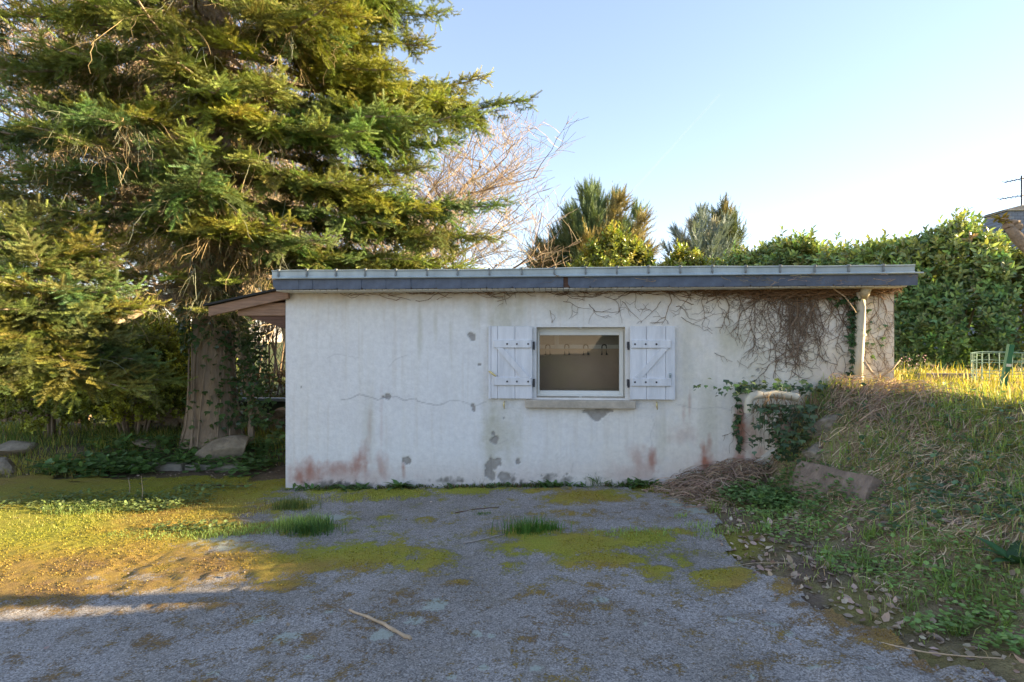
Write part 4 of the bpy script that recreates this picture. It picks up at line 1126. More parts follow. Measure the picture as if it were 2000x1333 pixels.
# ---- conifers over the roof
def spray_template():
    V = []; T = []
    for i in range(9):
        y = i / 8.0; w = 0.26 * (1 - y) + 0.05
        for s_ in (-1, 1):
            k_ = len(V); V += [(0, y - 0.07, 0), (0, y + 0.05, 0), (s_ * w, y + 0.20, 0.05 * (i % 3 - 1))]; T.append((k_, k_ + 1, k_ + 2))
    k_ = len(V); V += [(-0.03, 0, 0), (0.03, 0, 0), (0, 1.25, 0)]; T.append((k_, k_ + 1, k_ + 2))
    return np.array(V), np.array(T)
SPV, SPF = spray_template()
def cone_tree(name, base, H, rad, n, size, col, col2, label, out=0.7, shape=0.8, lobes=5, seed=1, mat='needle', group=None):
    rg = np.random.default_rng(seed)
    root = empty(name, base, label, 'tree', group)
    mb = MB(); mb.tube([(0, 0, -0.2), (0, 0, H * 0.5), (0.05, 0, H * 0.92)], [rad * 0.09, rad * 0.06, 0.02], 8); mb.build('trunk', M['bark'], root)
    K = 80; hk = np.sort(rg.random(K)) ** 0.9; ak = np.arange(K) * 2.4 + rg.uniform(-0.5, 0.5, K)
    prof_k = np.minimum((1 - hk) ** shape * 1.2, 0.6 + 1.0 * hk) * rg.uniform(0.65, 1.2, K)
    tips = np.stack([rad * prof_k * np.cos(ak), rad * prof_k * np.sin(ak), np.minimum(H * (0.10 + 0.86 * hk + 0.05 * rg.normal(size=K)), H)], 1)
    tips[-1] = (0, 0, H)
    base_k = np.stack([0.1 * tips[:, 0], 0.1 * tips[:, 1], np.maximum(tips[:, 2] - 0.30 * H * rg.uniform(0.6, 1.1, K) - 0.3 * rad * prof_k, 0.05)], 1)
    kk = rg.integers(0, K, n); u = rg.random(n) ** 0.65
    ax_ = tips[kk] - base_k[kk]
    fat = 0.36 * rad * (1.05 - u) ** 0.6 * rg.random(n) ** 0.5
    od = rg.normal(size=(n, 3)); od /= np.linalg.norm(od, axis=1)[:, None]
    P = base_k[kk] + ax_ * u[:, None] + od * fat[:, None]; P[:, 2] = np.maximum(P[:, 2], 0.02)
    a = np.arctan2(P[:, 1], P[:, 0])
    D = ax_ / np.linalg.norm(ax_, axis=1)[:, None] * 1.0 + od * 0.7 * out + np.array([0, 0, 0.15]) + rg.normal(0, 0.2, (n, 3))
    R = frames(D, roll=rg.uniform(-1, 1, n))
    k = (_h(kk.astype(np.int64), kk.astype(np.int64) * 0 + 3, seed) > 0.8)[:, None]
    ic = np.where(k, col2, col) * rg.uniform(0.65, 1.35, (n, 1))
    V, Fc, C = scatter(SPV, SPF, P, R, size * rg.uniform(0.6, 1.3, n), ic)
    tag(obj_np('crown', V, [Fc], M[mat], root, col=np.clip(C, 0.004, 0.7)), kind='stuff')
    return root
def base_at(px, d):
    p = W(px, 667, d); return np.array([p[0], p[1], float(zg(p[0], p[1]))])
b_ = base_at(1158, 20); t_ = W(1158, 372, 20)[2]
cone_tree('cypress_tree', b_, t_ - b_[2], 2.3, 12000, 0.38, (0.14, 0.20, 0.10), (0.30, 0.25, 0.11), 'broad cypress with browned patches rising behind the shed roof', seed=3, shape=0.30)
b_ = base_at(1368, 23); t_ = W(1368, 412, 23)[2]
cone_tree('blue_pine', b_, t_ - b_[2], 1.5, 4800, 0.34, (0.20, 0.25, 0.235), (0.30, 0.29, 0.21), 'rounded blue-grey pine standing behind the shed roof', seed=7, shape=0.30, out=0.9)
b_ = base_at(1412, 25); t_ = W(1412, 405, 25)[2]
cone_tree('cypress_tree', b_, t_ - b_[2], 1.35, 3200, 0.50, (0.12, 0.15, 0.065), (0.24, 0.20, 0.08), 'feathery green cypress half hidden behind the blue pine', seed=11, shape=0.45)
# ------------------------------------------------------------------ broad-leaved hedges and shrubs
def leaf_tris(L, w, fold=0.25, arch=0.18):
    """pointed leaf along +y, normal +z"""
    ys_ = [0, 0.3, 0.65, 1.0]; ws = [0.06, 0.5, 0.42, 0.0]
    V = []; T = []
    for y, q in zip(ys_, ws):
        z = -arch * L * y * y
        V += [(-q * w, y * L, z + fold * q * w), (0, y * L, z), (q * w, y * L, z + fold * q * w)]
    for i in range(3):
        a = i * 3
        T += [(a, a + 1, a + 4), (a, a + 4, a + 3), (a + 1, a + 2, a + 5), (a + 1, a + 5, a + 4)]
    return np.array(V), np.array(T)

def shoot(name, seed, n, stem, L, w, mat, open0=75, open1=25, tipb=1.35):
    r = np.random.default_rng(seed); lv, lt = leaf_tris(L, w)
    V = []; T = []; C = []; k = 0
    sv, sq = segs_mesh(np.array([[0, 0, 0.0]]), np.array([[0, stem, 0.0]]), np.array([0.004]), np.array([0.002]), 3)
    V.append(sv); T.append(np.concatenate([sq[:, [0, 1, 2]], sq[:, [0, 2, 3]]])); C.append(np.tile([[0.6, 0.5, 0.3]], (len(sv), 1))); k += len(sv)
    for i in range(n):
        t = (i + 0.5) / n; a = i * 2.4 + r.uniform(-0.3, 0.3); op = math.radians(open0 + (open1 - open0) * t + r.uniform(-10, 10))
        d = np.array([[math.cos(a) * math.sin(op), math.cos(op), math.sin(a) * math.sin(op)]])
        R = frames(d, up=np.array([0, 1.0, 0]), roll=np.array([r.uniform(-0.4, 0.4)]))
        b = (0.75 + (tipb - 0.75) * t ** 2) * r.uniform(0.85, 1.15)
        v, f_, c = scatter(lv, lt, np.array([[0, stem * t, 0]]), R, np.array([r.uniform(0.75, 1.15) * (1 - 0.25 * t)]), np.array([[b, b, b]]))
        V.append(v); T.append(f_ + k); C.append(c); k += len(v)
    return bpy.data.objects.new(name, mesh_np(name, np.concatenate(V), [np.concatenate(T)], mat, np.concatenate(C)))
LAUREL = [shoot('laurel_shoot', 40 + i, 9, s_, 0.125, 0.052, M['laurel_i']) for i, s_ in enumerate((0.16, 0.22, 0.28))]
PRIVET = [shoot('shrub_shoot', 50 + i, 12, s_, 0.055, 0.026, M['leaf_i'], tipb=1.7) for i, s_ in enumerate((0.14, 0.18, 0.22))]

def hedge(name, label, cat, px_list, thick, n, sources, col, tipcol, mat, scale=1.0, group=None, top_noise=0.25):
    """px_list: (photo x, depth, top height in metres)"""
    A = np.array([[*W(px, 667, d)[:2], zt] for (px, d, zt) in px_list])
    root = empty(name, (A[0, 0], A[0, 1], float(zg(A[0, 0], A[0, 1]))), label, cat, group)
    seg = np.linalg.norm(np.diff(A[:, :2], axis=0), axis=1); cum = np.concatenate([[0], np.cumsum(seg)])
    s_ = rng.uniform(0, cum[-1], n)
    cx = np.interp(s_, cum, A[:, 0]); cy = np.interp(s_, cum, A[:, 1]); zt = np.interp(s_, cum, A[:, 2])
    tx = np.gradient(np.interp(s_, cum, A[:, 0])); 
    i = np.clip(np.searchsorted(cum, s_) - 1, 0, len(seg) - 1)
    tan = (A[i + 1, :2] - A[i, :2]) / seg[i][:, None]
    nor = np.stack([tan[:, 1], -tan[:, 0]], 1)                 # towards the camera side
    z0 = zg(cx, cy)
    v = rng.random(n); side = np.where(rng.random(n) < 0.8, 1, -1)
    ontop = rng.random(n) < 0.33
    h = np.where(ontop, 1.0, v ** 0.85)
    bul = 0.32 * (fbm(s_ * 1.6, h * 3.2, 91, 3) - 0.5) * 2
    inset = rng.random(n) ** 2.2 * 0.5
    half = thick / 2 * (1 - 0.35 * h ** 4)
    off = np.where(ontop, rng.uniform(-1, 1, n) * half, side * (half + bul - inset))
    tn = top_noise * (fbm(s_ * 2.4, off * 2.0, 95, 3) - 0.5) * 2
    z = z0 + (zt - z0) * h + np.where(ontop, tn - 0.25 * np.abs(rng.normal(0, 0.6, n)) * 0.8, 0)
    z = np.where(ontop, z, np.minimum(z, zt + tn)) + np.where(ontop & (rng.random(n) < 0.07), rng.uniform(0.05, 0.32, n), 0)
    P = np.stack([cx + nor[:, 0] * off, cy + nor[:, 1] * off, z], 1) - np.array(root.location)
    D = np.stack([nor[:, 0] * side, nor[:, 1] * side, np.full(n, 0.55)], 1)
    D = np.where(ontop[:, None], np.array([[0, 0, 1.2]]), D) + rng.normal(0, 0.38, (n, 3))
    R = frames(D, roll=rng.uniform(-3, 3, n))
    k = np.clip((h - 0.55) * 1.5 + rng.normal(0, 0.25, n), 0, 1)[:, None]  # paler and yellower towards the top: sunlit tips put into the leaf colour
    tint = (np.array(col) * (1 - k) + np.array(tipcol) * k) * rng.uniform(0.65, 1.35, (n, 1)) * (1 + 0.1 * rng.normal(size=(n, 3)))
    tag(grown('foliage', P, R, scale * rng.uniform(0.8, 1.25, n), np.clip(tint, 0.004, 0.6), rng.integers(0, len(sources), n), sources, root, mat), kind='stuff')
    mb = MB()
    for q in np.linspace(0.04, 0.96, max(3, int(cum[-1] / 0.7))):
        s0 = q * cum[-1]; p = np.array([np.interp(s0, cum, A[:, 0]), np.interp(s0, cum, A[:, 1])]); zb = float(zg(p[0], p[1])); ztop = np.interp(s0, cum, A[:, 2]) - 0.25
        for _ in range(3):
            dx_, dy_ = rng.normal(0, 0.25, 2)
            L0 = np.array([p[0], p[1], zb - 0.1]) - np.array(root.location)
            mb.tube([L0, L0 + [dx_ * 0.5, dy_ * 0.5, (ztop - zb) * 0.5], L0 + [dx_, dy_, ztop - zb]], [0.035, 0.02, 0.006], 5)
    mb.build('stems', M['bark'], root)
    return root
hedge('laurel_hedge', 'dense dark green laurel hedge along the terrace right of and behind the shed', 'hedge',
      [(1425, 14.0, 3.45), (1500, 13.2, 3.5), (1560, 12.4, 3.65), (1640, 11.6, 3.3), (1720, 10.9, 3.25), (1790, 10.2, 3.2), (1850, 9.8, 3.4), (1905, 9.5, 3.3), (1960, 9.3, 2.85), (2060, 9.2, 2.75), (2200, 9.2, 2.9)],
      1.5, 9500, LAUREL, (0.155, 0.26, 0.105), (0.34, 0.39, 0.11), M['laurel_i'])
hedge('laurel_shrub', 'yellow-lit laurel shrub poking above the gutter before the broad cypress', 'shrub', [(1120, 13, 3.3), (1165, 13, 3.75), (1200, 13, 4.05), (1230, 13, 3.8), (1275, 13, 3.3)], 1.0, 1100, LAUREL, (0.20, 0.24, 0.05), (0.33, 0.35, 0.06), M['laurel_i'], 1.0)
hedge('laurel_shrub', 'small sunlit laurel tips above the gutter before the blue pine', 'shrub', [(1290, 13, 3.2), (1325, 13, 3.65), (1360, 13, 3.4), (1400, 13, 3.2)], 0.8, 500, LAUREL, (0.20, 0.24, 0.05), (0.33, 0.35, 0.06), M['laurel_i'], 1.0)

def shrub(name, label, centre, rad, n, sources, col, tipcol, mat, scale=1.0, cat='shrub', group=None, flat=1.0, seed=0):
    root = empty(name, centre, label, cat, group)
    d = rng.normal(size=(n, 3)); d /= np.linalg.norm(d, axis=1)[:, None]
    d[:, 2] = np.where(d[:, 2] < -0.5, -d[:, 2], d[:, 2])
    a = np.arctan2(d[:, 1], d[:, 0])
    r_ = (0.72 + 0.6 * fbm(a * 1.7 + seed, d[:, 2] * 3.5, 97 + seed, 3)) * (1 - 0.45 * rng.random(n) ** 2)
    P = d * r_[:, None] * np.array(rad) + np.array([0, 0, rad[2] * 0.85])
    ok = P[:, 2] > 0.02; P = P[ok]; d = d[ok]; n = len(P)
    D = d + np.array([0, 0, 0.5]) + rng.normal(0, 0.4, (n, 3))
    R = frames(D, roll=rng.uniform(-3, 3, n))
    k = np.clip(fbm(P[:, 0] * 3, P[:, 2] * 3 + P[:, 1], 99 + seed) * 2.2 - 0.7, 0, 1)[:, None]
    tint = (np.array(col) * (1 - k) + np.array(tipcol) * k) * rng.uniform(0.7, 1.3, (n, 1))
    tag(grown('foliage', P, R, scale * rng.uniform(0.8, 1.3, n), np.clip(tint, 0.004, 0.7), rng.integers(0, len(sources), n), sources, root, mat), kind='stuff')
    mb = MB()
    for _ in range(7):
        x_, y_ = rng.normal(0, 0.35, 2)
        mb.tube([(x_ * 0.2, y_ * 0.2, -0.1), (x_ * rad[0] * 0.5, y_ * rad[1] * 0.5, rad[2] * 0.8), (x_ * rad[0], y_ * rad[1], rad[2] * 1.5)], [0.025, 0.016, 0.006], 5)
    mb.build('stems', M['bark'], root)
    return root
def gb(px, d):
    p = W(px, 667, d); return (p[0], p[1], float(zg(p[0], p[1])))
shrub('privet_shrub', 'yellow-green small-leaved shrub filling the gap left of the fir trunk', gb(265, 8.7), (1.15, 0.8, 0.95), 4200, PRIVET, (0.15, 0.19, 0.045), (0.46, 0.45, 0.055), M['leaf_i'], seed=1)
shrub('privet_shrub', 'yellow-tipped shrub under the upturned fir limb at the left edge', gb(105, 8.7), (0.95, 0.7, 0.8), 3000, PRIVET, (0.15, 0.19, 0.045), (0.46, 0.45, 0.055), M['leaf_i'], seed=2)
shrub('dark_shrub', 'dark evergreen bush between the yellow-green shrub and the fir trunk', gb(350, 10.4), (0.9, 0.8, 0.75), 2200, PRIVET, (0.08, 0.12, 0.035), (0.18, 0.21, 0.05), M['leaf_i'], 1.1, seed=3)
hedge('boundary_hedge', 'dark overgrown boundary hedge behind the shrubs at the far left', 'hedge', [(-260, 14, 2.3), (-60, 14, 2.2), (150, 14, 2.5), (290, 14, 2.3), (370, 14.5, 1.7)], 1.6, 3000, LAUREL, (0.08, 0.11, 0.035), (0.2, 0.21, 0.05), M['laurel_i'], 1.1)
hedge('scrub_bank', 'low scrub and dead bracken beyond the green fence', 'scrub', [(430, 22, 0.25), (480, 22, 0.2), (530, 21, 0.35), (600, 21, 0.5)], 1.6, 500, PRIVET, (0.10, 0.09, 0.03), (0.30, 0.17, 0.07), M['leaf_i'], 1.6)

# ------------------------------------------------------------------ stones, kerb, fences on the left
import bmesh
def rock_obj(name, mat, parent, size, seed, sub=3, origin=(0, 0, 0), rot=(0, 0, 0)):
    bm = bmesh.new(); bmesh.ops.create_icosphere(bm, subdivisions=sub, radius=1.0)
    r = np.random.default_rng(seed)
    V = np.array([v.co[:] for v in bm.verts])
    for _ in range(9):
        nrm = r.normal(size=3); nrm /= np.linalg.norm(nrm); dd = r.uniform(0.52, 0.85)
        k = V @ nrm; ex = np.maximum(k - dd, 0); V = V - 0.9 * ex[:, None] * nrm
    th = np.arctan2(V[:, 1], V[:, 0])
    V = V * (1 + 0.16 * (fbm(th * 1.5 + seed, V[:, 2] * 2.5, seed) - 0.5))[:, None]
    V = V * np.array(size) * 0.5 * 1.18
    for v, c in zip(bm.verts, V): v.co = c
    me = bpy.data.meshes.new(name); bm.to_mesh(me); bm.free()
    me.polygons.foreach_set('use_smooth', np.zeros(len(me.polygons), bool))
    me.materials.append(mat)
    o = bpy.data.objects.new(name, me); o.location = origin; o.rotation_euler = rot
    return link(o, parent)
def on_ground(px, d, dz=0.0):
    p = W(px, 667, d); return (p[0], p[1], float(zg(p[0], p[1])) + dz)
tag(rock_obj('boulder', M['stone_pale'], None, (0.74, 0.45, 0.42), 5, 4, on_ground(440, 7.55, 0.09), (0, -0.35, 0.3)), 'big pale boulder leaning against the foot of the fir trunk', 'boulder')
tag(rock_obj('boulder', M['stone_pale'], None, (0.5, 0.4, 0.22), 6, 3, on_ground(28, 7.9, 0.04), (0, 0, 0.2)), 'flat pale boulder at the left edge before the brown fence', 'boulder')
tag(rock_obj('boulder', M['stone_pale'], None, (0.5, 0.35, 0.22), 8, 3, on_ground(0, 7.1, 0.05), (0, 0.1, -0.3)), 'lower of the two pale boulders cut by the left edge of the picture', 'boulder')
tag(rock_obj('boulder', M['stone_pale'], None, (0.34, 0.26, 0.16), 9, 3, on_ground(288, 7.9, 0.04), (0, 0.1, 0.5)), 'small flat rock in the grass left of the fir trunk', 'boulder')
a = W(262, 667, 7.25); b = W(470, 667, 7.2)
dv = unit((b - a) * [1, 1, 0]); L_ = np.linalg.norm(b - a)
mb = MB(); mb.bbox((0, -0.07, -0.1), (L_ * 0.48, 0.07, 0.085), 0.012); kerb = mb.build('kerb', M['concrete'])
kerb.location = (a[0], a[1], float(zg(a[0], a[1] - 0.1)) + 0.0); kerb.rotation_euler = (0.05, 0.0, math.atan2(dv[1], dv[0]) - 0.02)
tag(kerb, 'long weathered concrete kerb edging the grass bed at the left', 'kerb')
mb = MB(); mb.bbox((L_ * 0.49, -0.065, -0.1), (L_ * 0.98, 0.075, 0.075), 0.012); k2 = mb.build('kerb', M['concrete']); k2.location = kerb.location; k2.rotation_euler = (0.0, 0.01, math.atan2(dv[1], dv[0]) + 0.03)
tag(k2, 'kerb stone edging the grass bed in front of the fir trunk', 'kerb')
sw_ = empty('stone_wall', on_ground(300, 9.3), 'low dry stone wall of rounded rocks behind the fir trunk', 'wall')
rocks = [rock_obj('stone', M['stone'], sw_, (0.30, 0.26, 0.20), 60 + i, 2) for i in range(4)]
wa = np.array(on_ground(255, 9.2)); wb = np.array(on_ground(640, 9.2)); cnt = 0
for row in range(3):
    s_ = 0.0; Lw = np.linalg.norm(wb - wa)
    while s_ < Lw:
        p = wa + (wb - wa) * (s_ / Lw); z_ = float(zg(p[0], p[1])) + 0.06 + row * 0.135
        if row < 2 or rng.random() < 0.55:
            o = rocks[cnt % 4] if cnt < 4 else link(rocks[cnt % 4].copy(), sw_)
            o.location = tuple(np.array([p[0], p[1] + rng.uniform(-.04, .04), z_ + rng.uniform(-.02, .02)]) - np.array(sw_.location)); o.rotation_euler = tuple(rng.uniform(-0.5, 0.5, 2)) + (rng.uniform(0, 6.28),)
            k = rng.uniform(0.75, 1.15); o.scale = (k, k, k * rng.uniform(0.8, 1.1)); cnt += 1
        s_ += rng.uniform(0.21, 0.29)
M['green_panel'] = solid('dark_green_panel', (0.055, 0.075, 0.05), 0.7, 0.25, 5, 0.2, 40)
M['cap_panel'] = solid('grey_blue_capping', (0.30, 0.37, 0.42), 0.6, 0.15, 5, 0.1, 40)
M['brown_panel'] = solid('brown_fence_wood', (0.20, 0.12, 0.08), 0.8, 0.3, 5, 0.3, 30, stretch=(1, 1, 6))
def board_fence(name, label, pa, pb, d, ztop, nb, bh, mat, cap=None):
    a = W(pa, 667, d); b = W(pb, 667, d); L_ = np.linalg.norm(b - a)
    root = empty(name, (a[0], a[1], ztop - nb * bh), label, 'fence'); root.rotation_euler = (0, 0, math.atan2(b[1] - a[1], b[0] - a[0]))
    mb = MB(); mb.bbox((0, 0, 0.004), (L_, 0.03, bh - 0.006), 0.004); b0 = mb.build('board', mat, root)
    for i in range(1, nb):
        o = link(b0.copy(), root); o.location.z = i * bh
    mb = MB(); mb.bbox((0, -0.02, -0.8), (0.08, -0.001, nb * bh), 0.004); p0 = mb.build('post', mat, root)
    for i in range(1, int(L_ / 1.6) + 1):
        o = link(p0.copy(), root); o.location.x = min(i * 1.6, L_ - 0.08)
    if cap:
        mb = MB(); mb.bbox((0, -0.06, nb * bh + 0.001), (L_, 0.09, nb * bh + 0.07), 0.01); mb.build('capping', cap, root)
board_fence('panel_fence', 'dark green panel fence with grey-blue capping seen under the lean-to', 440, 700, 11.0, 0.47, 3, 0.28, M['green_panel'], M['cap_panel'])
board_fence('board_fence', 'brown board fence behind the boulders at the left edge', -160, 120, 10.5, 0.62, 4, 0.19, M['brown_panel'])
M['orange'] = solid('orange_plastic', (0.55, 0.14, 0.05), 0.6, 0.1, 5, 0)
p = on_ground(365, 9.0); mb = MB(); mb.tube([(p[0], p[1], p[2]), (p[0] + 0.02, p[1], 0.58), (p[0] + 0.02, p[1], 0.62)], [0.022, 0.02, 0.008], 6)
tag(mb.build('marker_stake', M['orange'], origin=p), 'thin orange marker stake left of the fir trunk', 'stake')

# ------------------------------------------------------------------ neighbour's house
M['slate_wall'] = None
def slate_mat():
    m, nt, b, out = new_mat('slate_hanging'); N = nt.nodes; L = nt.links
    tc = N.new('ShaderNodeTexCoord'); mp = N.new('ShaderNodeMapping'); mp.inputs['Rotation'].default_value = (math.radians(90), 0, 0)
    L.new(tc.outputs['Object'], mp.inputs[0])
    br = N.new('ShaderNodeTexBrick'); br.inputs['Scale'].default_value = 1.0; br.inputs['Brick Width'].default_value = 0.22; br.inputs['Row Height'].default_value = 0.12; br.inputs['Mortar Size'].default_value = 0.008
    br.inputs['Color1'].default_value = (0.13, 0.155, 0.20, 1); br.inputs['Color2'].default_value = (0.19, 0.215, 0.26, 1); br.inputs['Mortar'].default_value = (0.05, 0.055, 0.07, 1)
    L.new(mp.outputs[0], br.inputs['Vector']); L.new(br.outputs['Color'], b.inputs['Base Color']); b.inputs['Roughness'].default_value = 0.55
    return m
M['slate_wall'] = slate_mat()
hd = 22.0; hp = W(2010, 667, hd); hz = float(zg(hp[0], hp[1])); ridge = W(2010, 424, hd)[2]
house = empty('house', (hp[0], hp[1], hz), 'slate-clad gable and chimney of the neighbouring house above the hedge', 'house')
house.rotation_euler = (0, 0, YAW - 0.06)
H_ = ridge - hz; w_ = 4.2; pitch = 0.56; ze = H_ - w_ * pitch
mb = MB(); mb.prism([(-w_, 0), (w_, 0), (w_, ze), (0, H_), (-w_, ze)], 1, 0, 7); mb.build('wall', M['slate_wall'], house)
mb = MB()
for s_ in (-1, 1): mb.prism([(0, H_ + 0.02), (s_ * (w_ + 0.35), ze - 0.35 * pitch + 0.02), (s_ * (w_ + 0.35), ze - 0.35 * pitch + 0.16), (0, H_ + 0.16)], 1, -0.25, 7.25)
rf = mb.build('roof', M['slate'], house)
cx = W(1950, 667, hd); c0 = -1.02
ctop = W(1960, 416, hd)[2] - hz
mb = MB(); mb.bbox((c0, -0.3, ze + 1.0), (c0 + 2.1, 0.9, ctop), 0.02); ch = mb.build('chimney', M['slate_wall'], house)
mb = MB(); mb.bbox((c0 - 0.06, -0.36, ctop + 0.002), (c0 + 2.16, 0.96, ctop + 0.06), 0.015); mb.prism([(c0 - 0.1, ctop + 0.07), (c0 + 0.55, ctop + 0.24), (c0 + 0.95, ctop + 0.27), (c0 + 0.92, ctop + 0.19), (c0 + 0.9, ctop + 0.07)], 1, -0.2, 0.8); mb.build('chimney_cap', M['concrete'], ch)
for s_ in (-1.6, 1.6):
    mb = MB(); mb.bbox((s_ - 0.5, -0.04, 1.0), (s_ + 0.5, -0.002, 2.3), 0.01); wn_ = mb.build('window', M['white_pvc'], house)
    mb = MB(); mb.box((s_ - 0.42, -0.05, 1.08), (s_ + 0.42, -0.042, 2.22)); mb.build('pane', M['iron'], wn_)
at_ = W(1996, 416, hd); tp_ = W(1996, 345, hd)
ant = empty('tv_antenna', (at_[0], at_[1], at_[2] + 0.02), 'thin rooftop television antenna on the slate chimney', 'antenna')
Lm = tp_[2] - at_[2]
mb = MB(); mb.tube([(0, 0, 0), (0, 0, Lm)], 0.035, 6); mb.build('mast', M['iron'], ant)
for zz_, ln, nel in ((Lm - 0.12, 0.75, 7), (Lm * 0.45, 1.0, 8)):
    mb = MB(); mb.tube([(-ln * 0.75, 0.1, zz_ - 0.10), (ln * 0.4, -0.05, zz_ + 0.05)], 0.018, 5); bo = mb.build('boom', M['iron'], ant)
    for i in range(nel):
        q = i / (nel - 1); c_ = np.array([-ln * 0.75 + ln * 1.15 * q, 0.1 - 0.15 * q, zz_ - 0.10 + 0.15 * q])
        mb = MB(); mb.tube([c_ - [0.1, 0.25, 0.10], c_ + [0.1, 0.25, 0.10]], 0.010, 4); mb.build('element', M['iron'], bo)
# ------------------------------------------------------------------ right bank: stones, slab, wire pen, post
def oriented_box(name, mat, a, b, h, th, lean, label, cat, seed):
    a = np.asarray(a); b = np.asarray(b); u = unit(b - a); up = unit(np.array([0, 0, 1.0]) - u * u[2]); nrm = np.cross(u, up)
    up2 = unit(up * math.cos(lean) - nrm * math.sin(lean)); nr2 = np.cross(u, up2)
    L_ = np.linalg.norm(b - a)
    mb = MB(); nx_, nz_ = 14, 5; V = []
    r = np.random.default_rng(seed)
    for s_ in (0, 1):
        for i in range(nx_ + 1):
            for j in range(nz_ + 1):
                x_ = i / nx_; z_ = j / nz_
                e = 0.012 * (fbm(x_ * 6 + seed, z_ * 4 + 7 * s_, seed) - 0.5) * 2
                hh = h * (1 + 0.10 * (fbm(x_ * 3, 1.0, seed + 3) - 0.5) * z_ - 0.10 * x_ * z_)
                px_ = x_ * L_ + 0.02 * (fbm(z_ * 3, x_ * 8, seed + 5) - 0.5)
                V.append(a + u * px_ + up2 * (z_ * hh) + nr2 * ((-1 if s_ == 0 else 1) * (th / 2 + e)))
    m_ = (nx_ + 1) * (nz_ + 1); I = lambda s_, i, j: s_ * m_ + i * (nz_ + 1) + j
    q = []
    for i in range(nx_):
        for j in range(nz_):
            q += [(I(0, i, j), I(0, i + 1, j), I(0, i + 1, j + 1), I(0, i, j + 1)), (I(1, i, j), I(1, i, j + 1), I(1, i + 1, j + 1), I(1, i + 1, j))]
        q += [(I(0, i, nz_), I(0, i + 1, nz_), I(1, i + 1, nz_), I(1, i, nz_)), (I(0, i, 0), I(1, i, 0), I(1, i + 1, 0), I(0, i + 1, 0))]
    for j in range(nz_):
        q += [(I(0, 0, j), I(0, 0, j + 1), I(1, 0, j + 1), I(1, 0, j)), (I(0, nx_, j), I(1, nx_, j), I(1, nx_, j + 1), I(0, nx_, j + 1))]
    mb.add(V, q)
    return tag(mb.build(name, mat, origin=a), label, cat)
def bank_pt(px, py, into=0.0):
    p, d = G(px, py); ray = unit(p - CAM); return p + ray * into
sa = bank_pt(1543, 946, -0.02); sb_ = bank_pt(1690, 974, -0.03)
oriented_box('stone_slab', M['slab'], sa - [0, 0, .06], sb_ - [0, 0, .06], 0.29, 0.07, 0.5, 'brown weathered stone slab leaning against the foot of the bank', 'slab', 3)
tag(rock_obj('bank_stone', M['slab'], None, (0.24, 0.2, 0.38), 14, 4, bank_pt(1538, 858, 0.02), (0.1, 0.1, 0.4)), 'upright brown stone in the bank below the overflow pipe', 'stone')
tag(rock_obj('bank_stone', M['stone'], None, (0.40, 0.25, 0.18), 15, 4, bank_pt(1622, 832, 0.05), (0.3, -0.45, 0.2)), 'pale tilted stone sticking out of the bank beneath the dead stems', 'stone')
tag(rock_obj('bank_stone', M['stone'], None, (0.30, 0.22, 0.17), 16, 4, bank_pt(1596, 888, 0.06), (0.2, -0.3, 0.1)), 'small mossy stone just above the leaning slab', 'stone')
M['green_paint'] = solid('green_painted_steel', (0.03, 0.17, 0.10), 0.45, 0.15, 8, 0.1, 40)
M['wire'] = solid('green_coated_wire', (0.22, 0.34, 0.27), 0.5, 0.2, 8, 0)
pen_c = W(2010, 745, 5.8); pen_c[2] = float(zg(pen_c[0], pen_c[1])); pr = 0.46
pen = empty('wire_pen', pen_c, 'round pen of green welded wire mesh standing in the grass by the hedge', 'wire pen')
ph = 1.525 - pen_c[2]
for i in range(30):
    a = i / 30 * 6.283; mb = MB(); jx_ = rng.uniform(-.012, .012)
    mb.tube([(pr * math.cos(a), pr * math.sin(a), -0.05), (pr * math.cos(a) + jx_, pr * math.sin(a), ph)], 0.0034, 4); mb.build('upright_wire', M['wire'], pen)
for zz_ in (0.05, ph * 0.38, ph * 0.72, ph):
    mb = MB(); mb.tube([(pr * 1.004 * math.cos(a), pr * 1.004 * math.sin(a), zz_ + 0.008 * math.sin(3 * a + zz_ * 9)) for a in np.linspace(0, 6.283, 49)], 0.0036, 4, cap=False); mb.build('ring_wire', M['wire'], pen)
pa = W(1962, 760, 5.25); pb = W(1978, 674, 5.2)
mb = MB(); u = unit(pb - pa); s_ = unit(np.cross(u, VV)); nrm = np.cross(s_, u)
for w_, t0, t1 in ((0.019, -0.002, 0.002), ): 
    V = [pa - s_ * w_ + nrm * t0, pa + s_ * w_ + nrm * t0, pa + s_ * w_ + nrm * t1, pa - s_ * w_ + nrm * t1]; V += [v + (pb - pa) for v in V]
    mb.add(V, [(0, 1, 2, 3), (4, 5, 6, 7), (0, 1, 5, 4), (1, 2, 6, 5), (2, 3, 7, 6), (3, 0, 4, 7)])
V = [pa + s_ * 0.019 + nrm * 0.003, pa + s_ * 0.024 + nrm * 0.003, pa + s_ * 0.024 + nrm * 0.035, pa + s_ * 0.019 + nrm * 0.035]; V += [v + (pb - pa) for v in V]
mb.add(V, [(0, 1, 2, 3), (4, 5, 6, 7), (0, 1, 5, 4), (1, 2, 6, 5), (2, 3, 7, 6), (3, 0, 4, 7)])
post = empty('steel_post', pa, 'leaning green steel angle post beside the wire pen', 'post')
o = mb.build('post_profile', M['green_paint'], post, origin=pa); o.location = (0, 0, 0)
q0 = pa + (pb - pa) * 0.53; mb = MB(); V = []
for k_ in (-0.012, 0.014):
    c_ = q0 + u * k_; V += [c_ - s_ * 0.021 - nrm * 0.004, c_ + s_ * 0.021 - nrm * 0.004, c_ + s_ * 0.021 + nrm * 0.004, c_ - s_ * 0.021 + nrm * 0.004]
